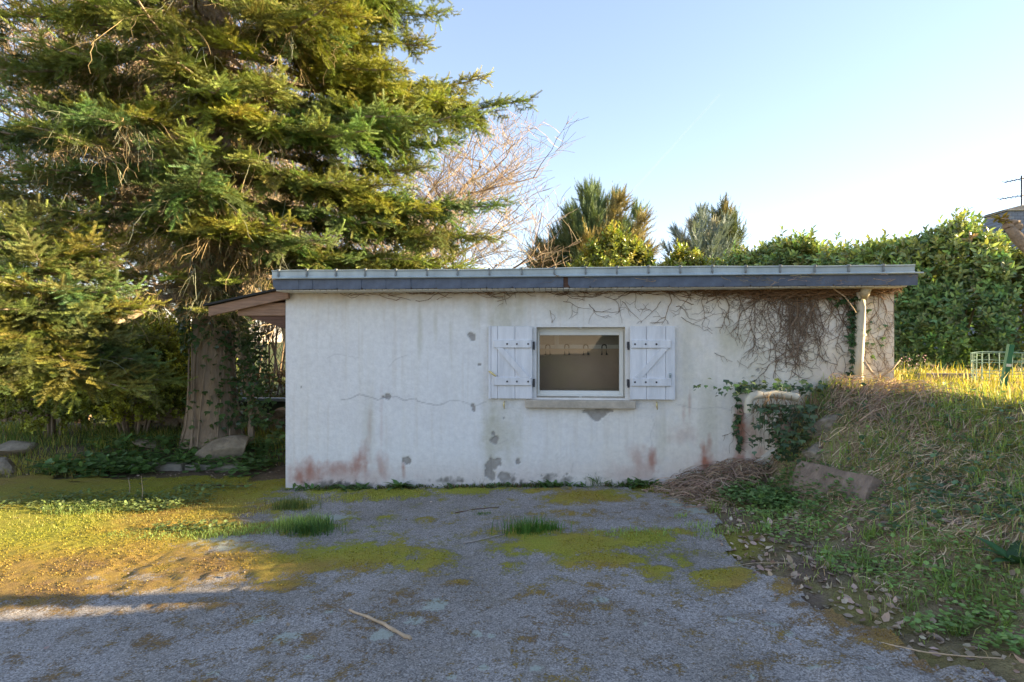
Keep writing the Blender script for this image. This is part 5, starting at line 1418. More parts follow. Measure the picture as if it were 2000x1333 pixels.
mb.add(np.array(V) - pa, [(0, 1, 2, 3), (4, 5, 6, 7), (0, 1, 5, 4), (1, 2, 6, 5), (2, 3, 7, 6), (3, 0, 4, 7)]); mb.build('tape_band', M['white_pvc'], post)
M['grey_wood'] = solid('grey_old_plank', (0.26, 0.21, 0.19), 0.85, 0.35, 6, 0.5, 30, stretch=(1, 8, 8))
a = W(1792, 741, 6.3); b = W(1906, 741, 6.2)
pl = MB(); L_ = np.linalg.norm(b - a)
pl.bbox((0, 0, -0.05), (L_, 0.07, 0.045), 0.006); o = pl.build('plank', M['grey_wood']); o.location = (a[0], a[1], 1.245); o.rotation_euler = (0, 0, math.atan2(b[1] - a[1], b[0] - a[0]))
tag(o, 'old grey wooden beam lying in the grass below the hedge', 'beam')
# pollarded branch reaching in from the right edge
tr = empty('pollarded_tree', (0, 0, 0), 'pruned tree whose knobbly budding branch reaches in at the right edge', 'tree')
t0 = W(2230, 667, 3.6); t0[2] = float(zg(t0[0], t0[1]))
mb = MB(); mb.tube([t0 - [0, 0, .1], t0 + [0, 0, 0.5], t0 + [-0.05, 0, 1.0]], [0.09, 0.075, 0.07], 10); mb.build('trunk', M['bark'], tr, smooth=True)
M['pbark'] = solid('pale_pruned_bark', (0.40, 0.27, 0.17), 0.85, 0.35, 18, 0.8, 50, bdist=0.02)
mb = MB()
pp = [t0 + [-0.05, 0, 0.95], W(2110, 590, 3.55), W(2050, 530, 3.5), W(2010, 489, 3.5), W(1990, 468, 3.5), W(1979, 455, 3.5), W(1970, 444, 3.5)]
mb.tube(pp, [0.055, 0.045, 0.036, 0.033, 0.036, 0.031, 0.026], 10)
br_ = mb.build('branch', M['pbark'], tr, smooth=True)
for (px, py, r_) in ((1978, 437, 0.034), (1984, 444, 0.03), (1968, 440, 0.03), (1962, 432, 0.022)):
    c_ = W(px, py, 3.5); o = rock_obj('knob', M['pbark'], br_, (r_ * 2, r_ * 2, r_ * 2), int(px), 3, c_); o.data.polygons.foreach_set('use_smooth', np.ones(len(o.data.polygons), bool))
lv, lt = leaf_tris(0.055, 0.022)
n = 34; c_ = W(1959, 430, 3.5)
D = np.stack([rng.normal(-0.3, 0.7, n), rng.normal(-0.2, 0.7, n), rng.normal(0.45, 0.5, n)], 1)
V, Fc, C = scatter(lv, lt, c_ + rng.normal(0, 0.012, (n, 3)), frames(D), rng.uniform(0.6, 1.2, n), jit((0.42, 0.30, 0.05), n, 0.3, 0.15))
obj_np('bud_leaves', V, [Fc], M['leaf'], tr, col=C)
for k_ in range(3):
    a = k_ * 2.1 + 0.4; mb = MB(); s0 = t0 + [-0.05, 0, 0.98]; mb.tube([s0, s0 + [0.35 + 0.1 * k_, 0.3 * math.cos(a), 0.25], s0 + [0.6, 0.5 * math.cos(a), 0.55 + 0.1 * k_]], [0.05, 0.038, 0.034], 8); mb.build('branch', M['pbark'], tr, smooth=True)

# ------------------------------------------------------------------ creeper on the wall
rw = np.random.default_rng(5)
P0, P1, Q0, Q1, CC = [], [], [], [], []
def vine(x, z, ang, L_, r, lev, y=-0.012, col=(0.21, 0.15, 0.105)):
    st = 0.035; n = max(2, int(L_ / st)); a = ang; home = ang
    col = np.array(col) * rw.uniform(0.7, 1.3)
    for i in range(n):
        a += rw.normal(0, 0.30) + 0.22 * (home - a)
        x2 = x + st * math.sin(a); z2 = z - st * math.cos(a)
        if z2 > WT - 0.01: z2 = WT - 0.01; home = rw.uniform(-1, 1)
        if x2 > XR - 0.01: x2 = XR - 0.01; home = -0.6
        inwin = wx0 - 0.45 < x2 < wx1 + 0.47 and z2 < wz1 + 0.02
        if inwin and x2 < wx1 + 0.47: return
        y2 = -0.006 - r - abs(rw.normal(0, 0.004))
        ra = r * (1 - 0.7 * i / n); rb = r * (1 - 0.7 * (i + 1) / n)
        P0.append((x, y, z)); P1.append((x2, y2, z2)); Q0.append(max(ra, 0.0016)); Q1.append(max(rb, 0.0014)); CC.append(col)
        if lev < 3 and rw.random() < (0.44, 0.36, 0.26)[lev]:
            vine(x2, z2, a + rw.choice((-1, 1)) * rw.uniform(0.35, 1.2), L_ * rw.uniform(0.2, 0.5) * (1 - 0.5 * i / n), max(r * 0.5, 0.002), lev + 1, y2)
        x, y, z = x2, y2, z2
for (px, L_, r) in [(int(q_), l_, .006) for q_, l_ in zip(rw.normal(1570, 48, 26), rw.uniform(.35, .9, 26))] + [(1309, 0.55, .0055), (1375, 0.35, .005), (1410, 0.55, .007), (1440, 0.45, .006), (1468, 0.5, .005), (1476, 0.8, .005), (1500, 0.75, .007), (1512, 0.9, .006), (1525, 0.85, .007), (1540, 0.9, .008), (1552, 1.0, .011), (1558, 0.9, .010), (1564, 1.05, .009), (1576, 0.85, .008), (1590, 0.8, .007), (1602, 0.95, .009), (1622, 0.8, .008), (1640, 0.8, .009), (1655, 0.75, .006), (1665, 0.8, .006), (1490, 0.45, .004), (1534, 0.6, .005), (1585, 0.6, .004), (1612, 0.7, .004), (1700, 0.6, .004), (1712, 0.95, .005), (1722, 0.8, .004), (1735, 0.5, .004), (1350, 0.3, .004), (1395, 0.4, .004), (1240, 0.22, .003), (1140, 0.12, .003), (985, 0.12, .003), (1005, 0.10, .003)]:
    x, z = wall_pt(px, 572); vine(x, WT - 0.015, rw.normal(0, 0.12), L_ * 0.95, r, 0)
for (px, py, ang, L_) in [(1100, 590, 1.2, 0.35), (1150, 595, 1.3, .45), (1180, 580, 0.8, .4), (1215, 590, .9, .35), (1290, 590, -1.1, .4), (1320, 600, 1.0, .4), (1330, 620, 1.1, .3), (1300, 620, -1.2, .3), (1290, 640, -1.4, .15), (1395, 690, 0.3, .2), (1690, 720, 0.5, .3), (1710, 660, .2, .35), (1725, 690, -.4, .3), (1510, 740, 2.9, .25), (1560, 745, 3.1, .25), (1620, 745, 2.9, .3), (1650, 740, 3.3, .35), (1440, 780, -0.2, .5), (1438, 820, 0.1, .35), (1446, 790, .15, .5), (1712, 745, 2.8, .3), (1074, 607, 0.4, .15)]:
    x, z = wall_pt(px, py); vine(x, z, ang, L_, 0.0035, 1)
# tangle under the eaves
for i in range(620):
    u_ = rw.random(); px = 600 + 1130 * u_ ** 0.55 if rw.random() < 0.35 else rw.normal(1570, 80)
    px = min(max(px, 590), 1740); x, z = wall_pt(px, 572)
    nseg = rw.integers(4, 11); a = rw.choice((-1, 1)) * rw.uniform(1.2, 1.9); p = np.array([x, rw.uniform(-0.10, -0.01) if px > 1380 else -0.012, WT - rw.uniform(0.005, 0.05 if px > 1400 else 0.018)])
    col = np.array((0.24, 0.145, 0.085)) * rw.uniform(0.6, 1.35)
    for k_ in range(nseg):
        q_ = p + np.array([0.05 * math.sin(a), rw.normal(0, 0.012), -0.02 * math.cos(a) + rw.normal(0, 0.012)]); q_[1] = min(max(q_[1], -0.16), -0.008); q_[2] = min(max(q_[2], WT - 0.16), WT - 0.008); q_[0] = min(max(q_[0], XL + 0.02), XR + 0.02)
        r_ = rw.uniform(0.002, 0.0042); P0.append(tuple(p)); P1.append(tuple(q_)); Q0.append(r_); Q1.append(r_ * 0.9); CC.append(col); p = q_; a += rw.normal(0, 0.25)
V, q = segs_mesh(np.array(P0), np.array(P1), np.array(Q0), np.array(Q1), 3)
ivy = empty('dead_creeper', (2.4, 0, WT), 'leafless brown creeper stems clinging to the right half of the shed wall', 'creeper')
V = V - np.array([2.4, 0, WT])
tag(obj_np('stems', V, [q], M['barkv'], ivy, col=np.repeat(np.array(CC), 6, 0)), kind='stuff')
for pts, r_ in (([(1450, 566), (1520, 562), (1600, 560), (1655, 553), (1680, 548)], 0.008), ([(1590, 560), (1612, 552), (1625, 562)], 0.007), ([(1625, 563), (1650, 580), (1668, 605), (1672, 612)], 0.007), ([(1688, 708), (1700, 725), (1714, 742), (1722, 752)], 0.014), ([(1718, 738), (1742, 722), (1758, 704)], 0.012), ([(1745, 562), (1760, 561), (1774, 556)], 0.009)):
    P_ = []
    for (px, py) in pts:
        x, z = wall_pt(px, py, -0.12 if py < 700 else -0.25); P_.append((x - 2.4, (-0.12 if py < 700 else -0.25), z - WT))
    mb = MB(); mb.tube(P_, np.linspace(r_, r_ * 0.6, len(P_)), 6); mb.build('thick_stem', M['stick'], ivy, smooth=True)
# twigs on the gutter
P_ = []
for i in range(46):
    px = rw.uniform(1400, 1790) if rw.random() < 0.8 else rw.uniform(1000, 1400); x, z = wall_pt(px, rw.uniform(536, 550), EO - 0.04); u_ = np.linspace(0, 1, 6)
    P_.append(np.stack([x + 0.2 * rw.uniform(-1, 1) * u_ + 0.02 * rw.normal(size=6), np.full(6, EO - 0.045), z + rw.uniform(-0.06, 0.02) * u_ + 0.008 * rw.normal(size=6)], 1))
V, q, c = ribbon_paths(np.array(P_), np.full(len(P_), 0.007), jit((0.33, 0.24, 0.16), len(P_), 0.3))
tag(obj_np('gutter_twigs', V - np.array([2.4, 0, WT]), [q], M['dry'], ivy, col=c), kind='stuff')

# ivy leaves
IV = np.array([(0, 0, 0), (-0.45, 0.05, 0.03), (-0.5, 0.42, 0.0), (-0.2, 0.5, 0.04), (0, 1.0, -0.05), (0.2, 0.5, 0.04), (0.5, 0.42, 0.0), (0.45, 0.05, 0.03), (0, 0.4, -0.03)])
IT = np.array([(8, i, i + 1) for i in range(7)] + [(8, 7, 0)])
def ivy_leaves(name, parent, P, D, size, col, up=None):
    n = len(P); V, Fc, C = scatter(IV, IT, P, frames(D, up=up, roll=rng.uniform(-0.6, 0.6, n)), size * rng.uniform(0.6, 1.3, n), jit(col, n, 0.4, 0.15))
    return tag(obj_np(name, V, [Fc], M['laurel'], parent, col=np.clip(C, 0.005, 0.6)), kind='stuff')
# around the downpipe and over the bank corner
pts = []
for i in range(150):
    py = rng.uniform(575, 740); x, z = wall_pt(1665 + rng.normal(0, 4) + (8 if rng.random() < .3 else 0), py, -0.04); pts.append((x, -0.03 - 0.05 * rng.random(), z))
for i in range(30):
    x, z = wall_pt(rng.normal(1655, 14), rng.uniform(560, 600), -0.05); pts.append((x, -0.04, z))
for i in range(14):
    x, z = wall_pt(rng.uniform(1690, 1730), rng.uniform(590, 740), -0.02); pts.append((x, -0.02, z))
P = np.array(pts); D = np.stack([rng.normal(0, 0.6, len(P)), np.full(len(P), -0.5), rng.normal(-0.6, 0.4, len(P))], 1)
climb = empty('ivy', (2.9, 0, 1.25), 'green ivy climbing beside the cream downpipe', 'ivy')
ivy_leaves('leaves', climb, P - [2.9, 0, 1.25], D, 0.055, (0.075, 0.135, 0.055))
pts = []
for i in range(520):
    px = rng.uniform(1462, 1590); t_ = rng.random(); py = 790 + 108 * t_ ** 1.2
    if px < 1475 + 45 * t_ and rng.random() < 0.8: continue
    d_ = 5.42 - 0.0012 * (px - 1470) - 0.10 * rng.random() * (1 - t_)
    pts.append(W(px, py, d_ + 0.08 * rng.normal()))
for i in range(160): pts.append(W(rng.normal(1520, 60), rng.normal(757, 8), 5.6 + 0.1 * rng.normal()))
for i in range(60):
    py = rng.uniform(745, 880); x, z = wall_pt(1441 + 3 * math.sin(py / 9) + rng.normal(0, 2), py); pts.append(np.array([x, -0.015, z]))
for i in range(22): x, z = wall_pt(rng.uniform(1440, 1480), rng.normal(752, 7)); pts.append(np.array([x, -0.02, z]))
P = np.array(pts); ok = P[:, 1] < -0.008; P = P[ok]
D = np.stack([rng.normal(-0.3, 0.6, len(P)), np.full(len(P), -0.5), rng.normal(-0.5, 0.5, len(P))], 1)
c0_ = np.array([2.5, -0.3, 0.9])
ib = empty('ivy', c0_, 'dark ivy hanging over the bank corner around the bent overflow pipe', 'ivy')
ivy_leaves('leaves', ib, P - c0_, D, 0.055, (0.085, 0.135, 0.06))
st = []
for i in range(120):
    a = W(rng.uniform(1475, 1600), rng.uniform(765, 800), 5.35 + .05 * rng.normal()); u_ = np.linspace(0, 1, 6)[:, None]
    st.append(a + u_ * np.array([rng.normal(0, .08), rng.normal(-.02, .03), -rng.uniform(.1, .45)]) + rng.normal(0, .008, (6, 3)))
V, q, c = ribbon_paths(np.array(st), np.full(len(st), 0.007), jit((0.22, 0.15, 0.09), len(st), 0.3)); tag(obj_np('stems', V - c0_, [q], M['dry'], ib, col=c), kind='stuff')
# ivy on the fir trunk
pts = []; Ds = []
for i in range(2600):
    z_ = rng.uniform(0.25, 4.2); a = rng.uniform(-2.9, 0.6)
    dens = 0.35 + 0.65 * math.exp(-((z_ - 1.9) / 0.45) ** 2) + (0.5 if z_ > 2.6 else 0)
    if z_ < 1.4 and a < -0.9 and rng.random() < 0.75: continue
    if rng.random() > dens: continue
    rr = 0.30 + 0.13 * math.exp(-z_ / 0.35) + 0.03 + 0.14 * rng.random() * math.exp(-((z_ - 1.8) / 0.5) ** 2)
    pts.append((FB[0] + rr * math.cos(a), FB[1] + rr * math.sin(a), FB[2] + z_)); Ds.append((math.cos(a) * 0.5 + rng.normal(0, .4), math.sin(a) * 0.5 + rng.normal(0, .4), -0.7))
for i in range(500):
    z_ = rng.uniform(0.3, 1.7); pts.append((FB[0] + 0.55 + 0.12 * rng.normal() + 0.12 * (1.7 - z_), FB[1] - 0.1 + 0.1 * rng.normal(), FB[2] + z_)); Ds.append((rng.normal(0, .5), -0.4, -0.6))
it = empty('ivy', FB, 'ivy leaves climbing the trunk of the big fir', 'ivy')
ivy_leaves('leaves', it, np.array(pts) - FB, np.array(Ds), 0.075, (0.10, 0.16, 0.06))
mb = MB()
for k_ in range(9):
    a = -2.7 + 0.38 * k_ + rng.normal(0, .1); z_ = np.linspace(0, 3.2, 12)
    rr = 0.305 + 0.135 * np.exp(-z_ / 0.35) + 0.006
    aa = a + 0.18 * np.sin(z_ * 2 + k_) ; mb.tube(np.stack([rr * np.cos(aa), rr * np.sin(aa), z_], 1), 0.011, 5)
mb.tube([(0.62, -0.1, -0.1), (0.60, -0.1, 0.6), (0.5, -0.1, 1.2), (0.36, -0.05, 1.9)], [0.05, 0.035, 0.025, 0.015], 6)
mb.build('stems', M['bark'], it)

# ------------------------------------------------------------------ grass, weeds, litter
def ground_pts(n, x0, x1, y0, y1, f_):
    X_ = rng.uniform(x0, x1, n * 3); Y_ = rng.uniform(y0, y1, n * 3)
    k = rng.random(n * 3) < f_(X_, Y_)
    X_, Y_ = X_[k][:n], Y_[k][:n]
    return np.stack([X_, Y_, zg(X_, Y_) - 0.004], 1)
def tt(X_, Y_): return zg_smooth(X_, Y_)[1]
def blade_obj(name, sets, parent=None, mat='grass', origin=None):
    V, T, C, k = [], [], [], 0
    for (P, h, w, lean, col) in sets:
        n = len(P); a, b, c = blades(P, h, w, rng.uniform(0, 6.283, n), lean, col)
        V.append(a); T.append(b + k); C.append(c); k += len(a)
    return obj_np(name, np.concatenate(V), [np.concatenate(T)], M[mat], parent, col=np.clip(np.concatenate(C), 0.004, 0.8), origin=origin)
GREEN = (0.34, 0.46, 0.14); YEL = (0.50, 0.47, 0.14); STRAW = (0.72, 0.56, 0.35); DK = (0.07, 0.12, 0.035)
def patch(X_, Y_, sc, seed, th, k=6): return np.clip((fbm(X_ * sc, Y_ * sc, seed) - th) * k + 0.5, 0, 1)
S_ = []
cl = ground_pts(1200, 1.7, 5.2, -4.2, 0.0, lambda x, y: sstep(0.0, 0.45, tt(x, y)) * sstep(1.35, 0.95, tt(x, y)) * (0.2 + 0.8 * patch(x, y, 2, 201, 0.48)))
for c_ in cl:
    n = int(rng.integers(8, 26)); sp = rng.uniform(0.025, 0.08); typ = rng.random()
    P = c_ + np.concatenate([rng.normal(0, sp, (n, 2)), np.zeros((n, 1))], 1); P[:, 2] = zg(P[:, 0], P[:, 1]) - 0.004
    if typ < 0.62: col = jit(np.array(GREEN) * rng.uniform(.7, 1.2), n, .25); h = rng.uniform(.06, .20)
    elif typ < 0.84: col = jit(np.array(YEL) * rng.uniform(.7, 1.1), n, .25); h = rng.uniform(.05, .16)
    else: col = jit(np.array(STRAW) * rng.uniform(.55, 1.05), n, .3); h = rng.uniform(.05, .13)
    S_.append((P, h * rng.uniform(.4, 1.1, n), rng.uniform(.004, .007), rng.uniform(0.1, 1.2, n), col))
P = ground_pts(5000, 1.7, 5.5, -4.2, 0.1, lambda x, y: sstep(-0.2, 0.4, tt(x, y)) * sstep(1.5, 1.0, tt(x, y)) * (0.3 + 0.7 * patch(x, y, 3, 207, 0.5)))
n = len(P); S_.append((P, rng.uniform(0.02, 0.06, n), 0.006, rng.uniform(0.6, 1.8, n), np.where(rng.random((n, 1)) < 0.55, jit(GREEN, n, .35), jit(STRAW, n, .35))))
tag(blade_obj('bank_grass', S_), 'mixed green and straw-coloured grass on the slope of the bank', 'grass', kind='stuff')
S_ = []
P = ground_pts(16000, 2.6, 7.5, -3.4, 2.2, lambda x, y: sstep(0.85, 1.1, tt(x, y)) * (x > np.where(y > -0.02, 3.5, 0)))
n = len(P); tall = (rng.random(n) < 0.06); S_.append((P, np.where(tall, rng.uniform(0.14, 0.24, n), rng.uniform(0.05, 0.12, n)), np.where(tall, 0.011, 0.0065), rng.uniform(0.1, 0.8, n), np.where(rng.random((n, 1)) < 0.75, jit((0.30, 0.30, 0.06), n, .25), jit(STRAW, n, .3))))
tag(blade_obj('terrace_grass', S_), 'sunlit yellow-green grass along the top of the bank', 'grass', kind='stuff')
# bed at the left, behind the kerb
S_ = []
P = ground_pts(9000, -9.5, -3.1, 1.15, 3.2, lambda x, y: 0.25 + 0.75 * patch(x, y, 1.5, 211, 0.45))
n = len(P); S_.append((P, rng.uniform(0.08, 0.24, n), 0.008, rng.uniform(0.2, 0.8, n), np.where(rng.random((n, 1)) < 0.7, jit((0.19, 0.29, 0.085), n, .3), jit(YEL, n, .3))))
P = ground_pts(2500, -9.5, -5.5, 0.25, 1.3, lambda x, y: patch(x, y, 1.5, 213, 0.4))
n = len(P); S_.append((P, rng.uniform(0.06, 0.16, n), 0.007, rng.uniform(0.2, 0.9, n), jit(YEL, n, .3)))
tag(blade_obj('bed_grass', S_), 'rough grass in the bed around the fir trunk', 'grass', kind='stuff')
# driveway grass, moss fuzz and small seedlings
EL = {}
def in_ell(n, e, p=0.6):
    c, a, b = e; r_ = rng.random(n) ** p; th = rng.uniform(0, 6.283, n)
    X_ = c[0] + RV[0] * a * r_ * np.cos(th) + VV[0] * b * r_ * np.sin(th); Y_ = c[1] + RV[1] * a * r_ * np.cos(th) + VV[1] * b * r_ * np.sin(th)
    return np.stack([X_, Y_, zg(X_, Y_) + 0.012], 1)
S_ = []
for (px, py, rx, ry, n, h0, h1, c_) in [(500, 1040, 160, 10, 1500, .02, .06, GREEN), (590, 1032, 55, 12, 900, .04, .12, GREEN), (330, 1000, 220, 26, 2400, .015, .05, YEL), (100, 1020, 200, 30, 1600, .015, .05, YEL), (170, 1000, 90, 14, 700, .03, .08, GREEN), (350, 1050, 150, 12, 900, .02, .05, GREEN), (1390, 1040, 60, 18, 250, .02, .06, GREEN), (1240, 1048, 90, 10, 300, .02, .06, GREEN), (720, 975, 120, 10, 500, .02, .05, YEL), (1330, 1015, 14, 4, 40, .02, .05, GREEN)]:
    P = in_ell(n, ell(px, py, rx, ry)); S_.append((P, rng.uniform(h0, h1, n), 0.005, rng.uniform(0.2, 0.8, n), jit(c_, n, .35)))
tag(blade_obj('driveway_grass', S_), 'thin grass growing through the moss on the driveway', 'grass', kind='stuff')
# moss cushions: fine upright fuzz where the moss is thickest
ok = (MO > 0.78) & inside & (DY > -3.6) & (DX > -5)
idx = np.nonzero(ok.ravel())[0]; pick = rng.choice(idx, min(len(idx) * 2, 60000))
P = np.stack([DX.ravel()[pick] + rng.uniform(-.015, .015, len(pick)), DY.ravel()[pick] + rng.uniform(-.015, .015, len(pick)), DZ.ravel()[pick] - 0.003], 1)
nz_ = fbm(P[:, 0] * 4.5, P[:, 1] * 4.5, 221, 4); keep_ = nz_ + 0.5 * (MO.ravel()[pick] - 0.9) > 0.47; P = P[keep_]; n = len(P)
hu = np.clip(HU.ravel()[pick][keep_] * 0.9 + 0.25 * (rng.random(n) - 0.5), 0, 1)[:, None]
mc_ = np.where(hu < 0.5, np.array([0.34, 0.36, 0.05]) * (1 - hu * 2) + np.array([0.40, 0.32, 0.055]) * hu * 2, np.array([0.40, 0.32, 0.055]) * (2 - hu * 2) + np.array([0.36, 0.23, 0.08]) * (hu * 2 - 1))
tag(blade_obj('moss', [(P, rng.uniform(0.006, 0.014, n), 0.009, rng.uniform(0.1, 0.9, n), mc_ * rng.uniform(0.6, 1.3, (n, 1)))]), 'yellow-green and rusty moss cushions on the driveway', 'moss', kind='stuff')

def tuft(name, label, px, py, n, h, spread, col, cat='grass tuft', group='grass tufts on the driveway', lean=(0.1, 0.7)):
    p, d = G(px, py); c_ = np.array([p[0], p[1], float(zg(p[0], p[1]))])
    P = c_ + np.concatenate([rng.normal(0, spread, (n, 1)) * 1.3, rng.normal(0, spread * 0.6, (n, 1)), np.zeros((n, 1))], 1); P[:, 2] = zg(P[:, 0], P[:, 1])
    o = blade_obj(name, [(P, rng.uniform(0.4, 1.0, n) * h, 0.005, rng.uniform(*lean, n), jit(col, n, .35))], origin=c_)
    return tag(o, label, cat, group)
tuft('grass_tuft', 'bright green grass tuft in the middle of the driveway', 1030, 1046, 420, 0.18, 0.075, (0.11, 0.24, 0.05))
tuft('grass_tuft', 'small green tuft right beside the middle driveway tuft', 1072, 1042, 160, 0.13, 0.035, (0.11, 0.24, 0.05))
tuft('grass_tuft', 'broad dark green grass tuft on the driveway left of centre', 605, 1046, 420, 0.19, 0.085, (0.09, 0.18, 0.05))
tuft('grass_tuft', 'grass tuft in moss near the left corner of the shed', 568, 998, 260, 0.18, 0.08, (0.13, 0.19, 0.06))
tuft('grass_tuft', 'tiny tuft beside the thin dark twig on the driveway', 940, 1008, 70, 0.05, 0.03, (0.11, 0.22, 0.05))
# weeds at the foot of the wall
lvb, ltb = leaf_tris(1.0, 0.30, 0.2, 0.45)
def rosette(label, px, py, n, L_, col, spread=0.02, wide=1.0):
    p, d = G(px, py); c_ = np.array([p[0], min(p[1], -0.06), 0.0]); c_[2] = float(zg(c_[0], c_[1])) + 0.01
    a = rng.uniform(0, 6.283, n); D = np.stack([np.cos(a), np.sin(a), rng.uniform(0.25, 1.6, n)], 1)
    P = np.concatenate([rng.normal(0, spread * wide, (n, 1)), rng.normal(0, spread * 0.5, (n, 1)), np.zeros((n, 1))], 1)
    V, Fc, C = scatter(lvb, ltb, P, frames(D), np.stack([L_ * rng.uniform(0.6, 1.1, n)] * 3, 1), jit(col, n, .35))
    V[:, 1] = np.minimum(V[:, 1], -0.005 - c_[1])
    o = obj_np('weed', V, [Fc], M['leaf'], None, col=C); o.location = c_
    return tag(o, label, 'weed', 'weeds along the foot of the wall')
for (lab, px, py, n, L_, sp, wd) in [('leafy weed at the left corner of the shed wall', 598, 955, 26, .12, .06, 2), ('wide leafy weed below the left rust stain', 655, 955, 60, .12, .08, 2.2), ('leafy weed right of the wide weed below the rust stain', 708, 952, 34, .12, .06, 2), ('spiky rosette weed by the wall below the round chip', 784, 953, 34, .19, .015, 1), ('small weed by the wall below the tall grey chip', 985, 950, 40, .09, .06, 2), ('dark bushy weed by the wall below the window', 1075, 947, 90, .11, .06, 1.3), ('leafy weed between the bushy weed and the grass below the window', 1120, 948, 30, .1, .04, 2), ('broad-leaved weed at the wall foot below the right shutter', 1250, 947, 60, .14, .08, 2), ('low weed at the wall foot left of the tall grey chip', 900, 950, 36, .08, .09, 2.4), ('small weed beneath the single red stain', 1385, 935, 36, .1, .05, 1.6), ('pale weed growing out of the twig pile', 1345, 945, 30, .1, .06, 1.6)]:
    rosette(lab, px, py, n, L_, (0.12, 0.21, 0.065), sp, wd)
tuft('wall_grass', 'grass clump growing against the wall left of the broad-leaved weed', 1160, 948, 160, 0.20, 0.05, (0.10, 0.17, 0.05), 'weed', 'weeds along the foot of the wall', (0.3, 1.1))
tuft('wall_grass', 'thin grass stems at the wall by the tall grey chip', 945, 950, 40, 0.16, 0.07, (0.16, 0.17, 0.07), 'weed', 'weeds along the foot of the wall', (0.05, 0.4))
P = np.stack([rng.uniform(XL, 1.6, 3000), -0.03 - np.abs(rng.normal(0, 0.045, 3000)), np.zeros(3000)], 1); P[:, 2] = zg(P[:, 0], P[:, 1]); k = fbm(P[:, 0] * 4, P[:, 1], 231) > 0.46; P = P[k]; n = len(P)
tag(blade_obj('wall_foot_growth', [(P, rng.uniform(0.02, 0.075, n), 0.010, rng.uniform(0.2, 1.2, n), np.where(rng.random((n, 1)) < .6, jit((0.12, 0.19, 0.06), n, .4), jit((0.19, 0.14, 0.085), n, .4)))]), 'ragged strip of low growth along the wall foot', 'weeds', kind='stuff')
# clover and small-leaved weeds
RL = np.array([(0, 0, 0), (-0.4, 0.3, 0.05), (-0.35, 0.75, 0.0), (0, 0.95, 0.03), (0.35, 0.75, 0.0), (0.4, 0.3, 0.05), (0, 0.5, -0.05)]); RT = np.array([(6, i, (i + 1) % 6) for i in range(6)])
def leafy(name, label, ells, size, col, hmax, cat='weeds'):
    V, T, C, k = [], [], [], 0
    for (px, py, rx, ry, n) in ells:
        P = in_ell(n, ell(px, py, rx, ry)); P[:, 2] += rng.uniform(0, hmax, n) ** 1.0
        D = np.stack([rng.normal(0, 1, n), rng.normal(-0.2, 1, n), rng.normal(0.15, 0.3, n)], 1)
        a, b, c = scatter(RL, RT, P, frames(D), size * rng.uniform(0.5, 1.3, n), jit(col, n, .35)); V.append(a); T.append(b + k); C.append(c); k += len(a)
    return tag(obj_np(name, np.concatenate(V), [np.concatenate(T)], M['leaf'], col=np.concatenate(C)), label, cat, kind='stuff')
leafy('clover', 'round-leaved clover spreading in front of the leaning slab', [(1480, 975, 75, 18, 900), (1540, 985, 80, 18, 600), (1440, 962, 30, 8, 150), (1500, 920, 30, 7, 90), (1620, 985, 60, 14, 250)], 0.04, (0.19, 0.30, 0.10), 0.09)
leafy('verge_weeds', 'small fresh green weeds between the dead leaves on the verge', [(1600, 1040, 110, 22, 500), (1720, 1090, 120, 26, 420), (1850, 1120, 110, 30, 420), (1500, 1010, 60, 14, 260), (1930, 1190, 70, 30, 240), (1960, 1270, 50, 24, 160), (1850, 1220, 80, 18, 160), (1780, 900, 120, 40, 360), (1900, 830, 90, 30, 260), (1700, 830, 50, 18, 160), (1600, 800, 50, 14, 160)], 0.03, (0.27, 0.40, 0.12), 0.05)
leafy('low_weeds', 'pale low weeds on the mossy ground at the left', [(180, 990, 110, 20, 1000), (330, 985, 90, 16, 700), (300, 1000, 60, 10, 400), (60, 985, 90, 20, 400), (420, 960, 80, 8, 300), (380, 1040, 90, 8, 260)], 0.035, (0.22, 0.28, 0.10), 0.07)
leafy('bed_weeds', 'dark broad-leaved weeds in the bed behind the kerb', [(190, 925, 130, 12, 900), (440, 905, 100, 16, 700), (330, 900, 130, 14, 700), (530, 880, 40, 30, 400), (240, 890, 100, 10, 300)], 0.085, (0.16, 0.27, 0.09), 0.14)
leafy('bank_ivy', 'ivy and small leaves scattered over the bank', [(1800, 980, 90, 30, 220), (1900, 940, 90, 40, 260), (1760, 800, 50, 12, 60), (1680, 900, 70, 40, 120), (1850, 860, 120, 40, 200), (1960, 860, 60, 30, 120), (1640, 790, 40, 10, 90), (1950, 1000, 60, 40, 160)], 0.045, (0.15, 0.24, 0.13), 0.06)
# tall weed and dock
def stem_plant(name, label, px, py, h, n, size, col):
    p, d = G(px, py); c_ = np.array([p[0], p[1], float(zg(p[0], p[1]))]); root = empty(name, c_, label, 'weed')
    mb = MB(); mb.tube([(0, 0, 0), (0.01, 0, h * 0.5), (-0.015, 0.01, h)], [0.005, 0.004, 0.002], 5); mb.build('stem', M['stick'], root)
    lv_, lt_ = leaf_tris(1.0, 0.42, 0.2, 0.3)
    for i in range(n):
        a = i * 2.4; z_ = h * (0.1 + 0.9 * i / n); D = np.array([[math.cos(a), math.sin(a), 0.4]])
        V, Fc, C = scatter(lv_, lt_, np.array([[0, 0, z_]]), frames(D), np.array([size * rng.uniform(.7, 1.1)]), jit(col, 1, .25)); obj_np('leaf', V, [Fc], M['leaf'], root, col=C)
stem_plant('tall_weed', 'single tall weed stem with small leaves on the mossy ground at the left', 277, 985, 0.28, 14, 0.07, (0.15, 0.19, 0.08))
stem_plant('tall_weed', 'shorter weed stem left of the tall weed', 252, 968, 0.17, 8, 0.055, (0.15, 0.19, 0.08))
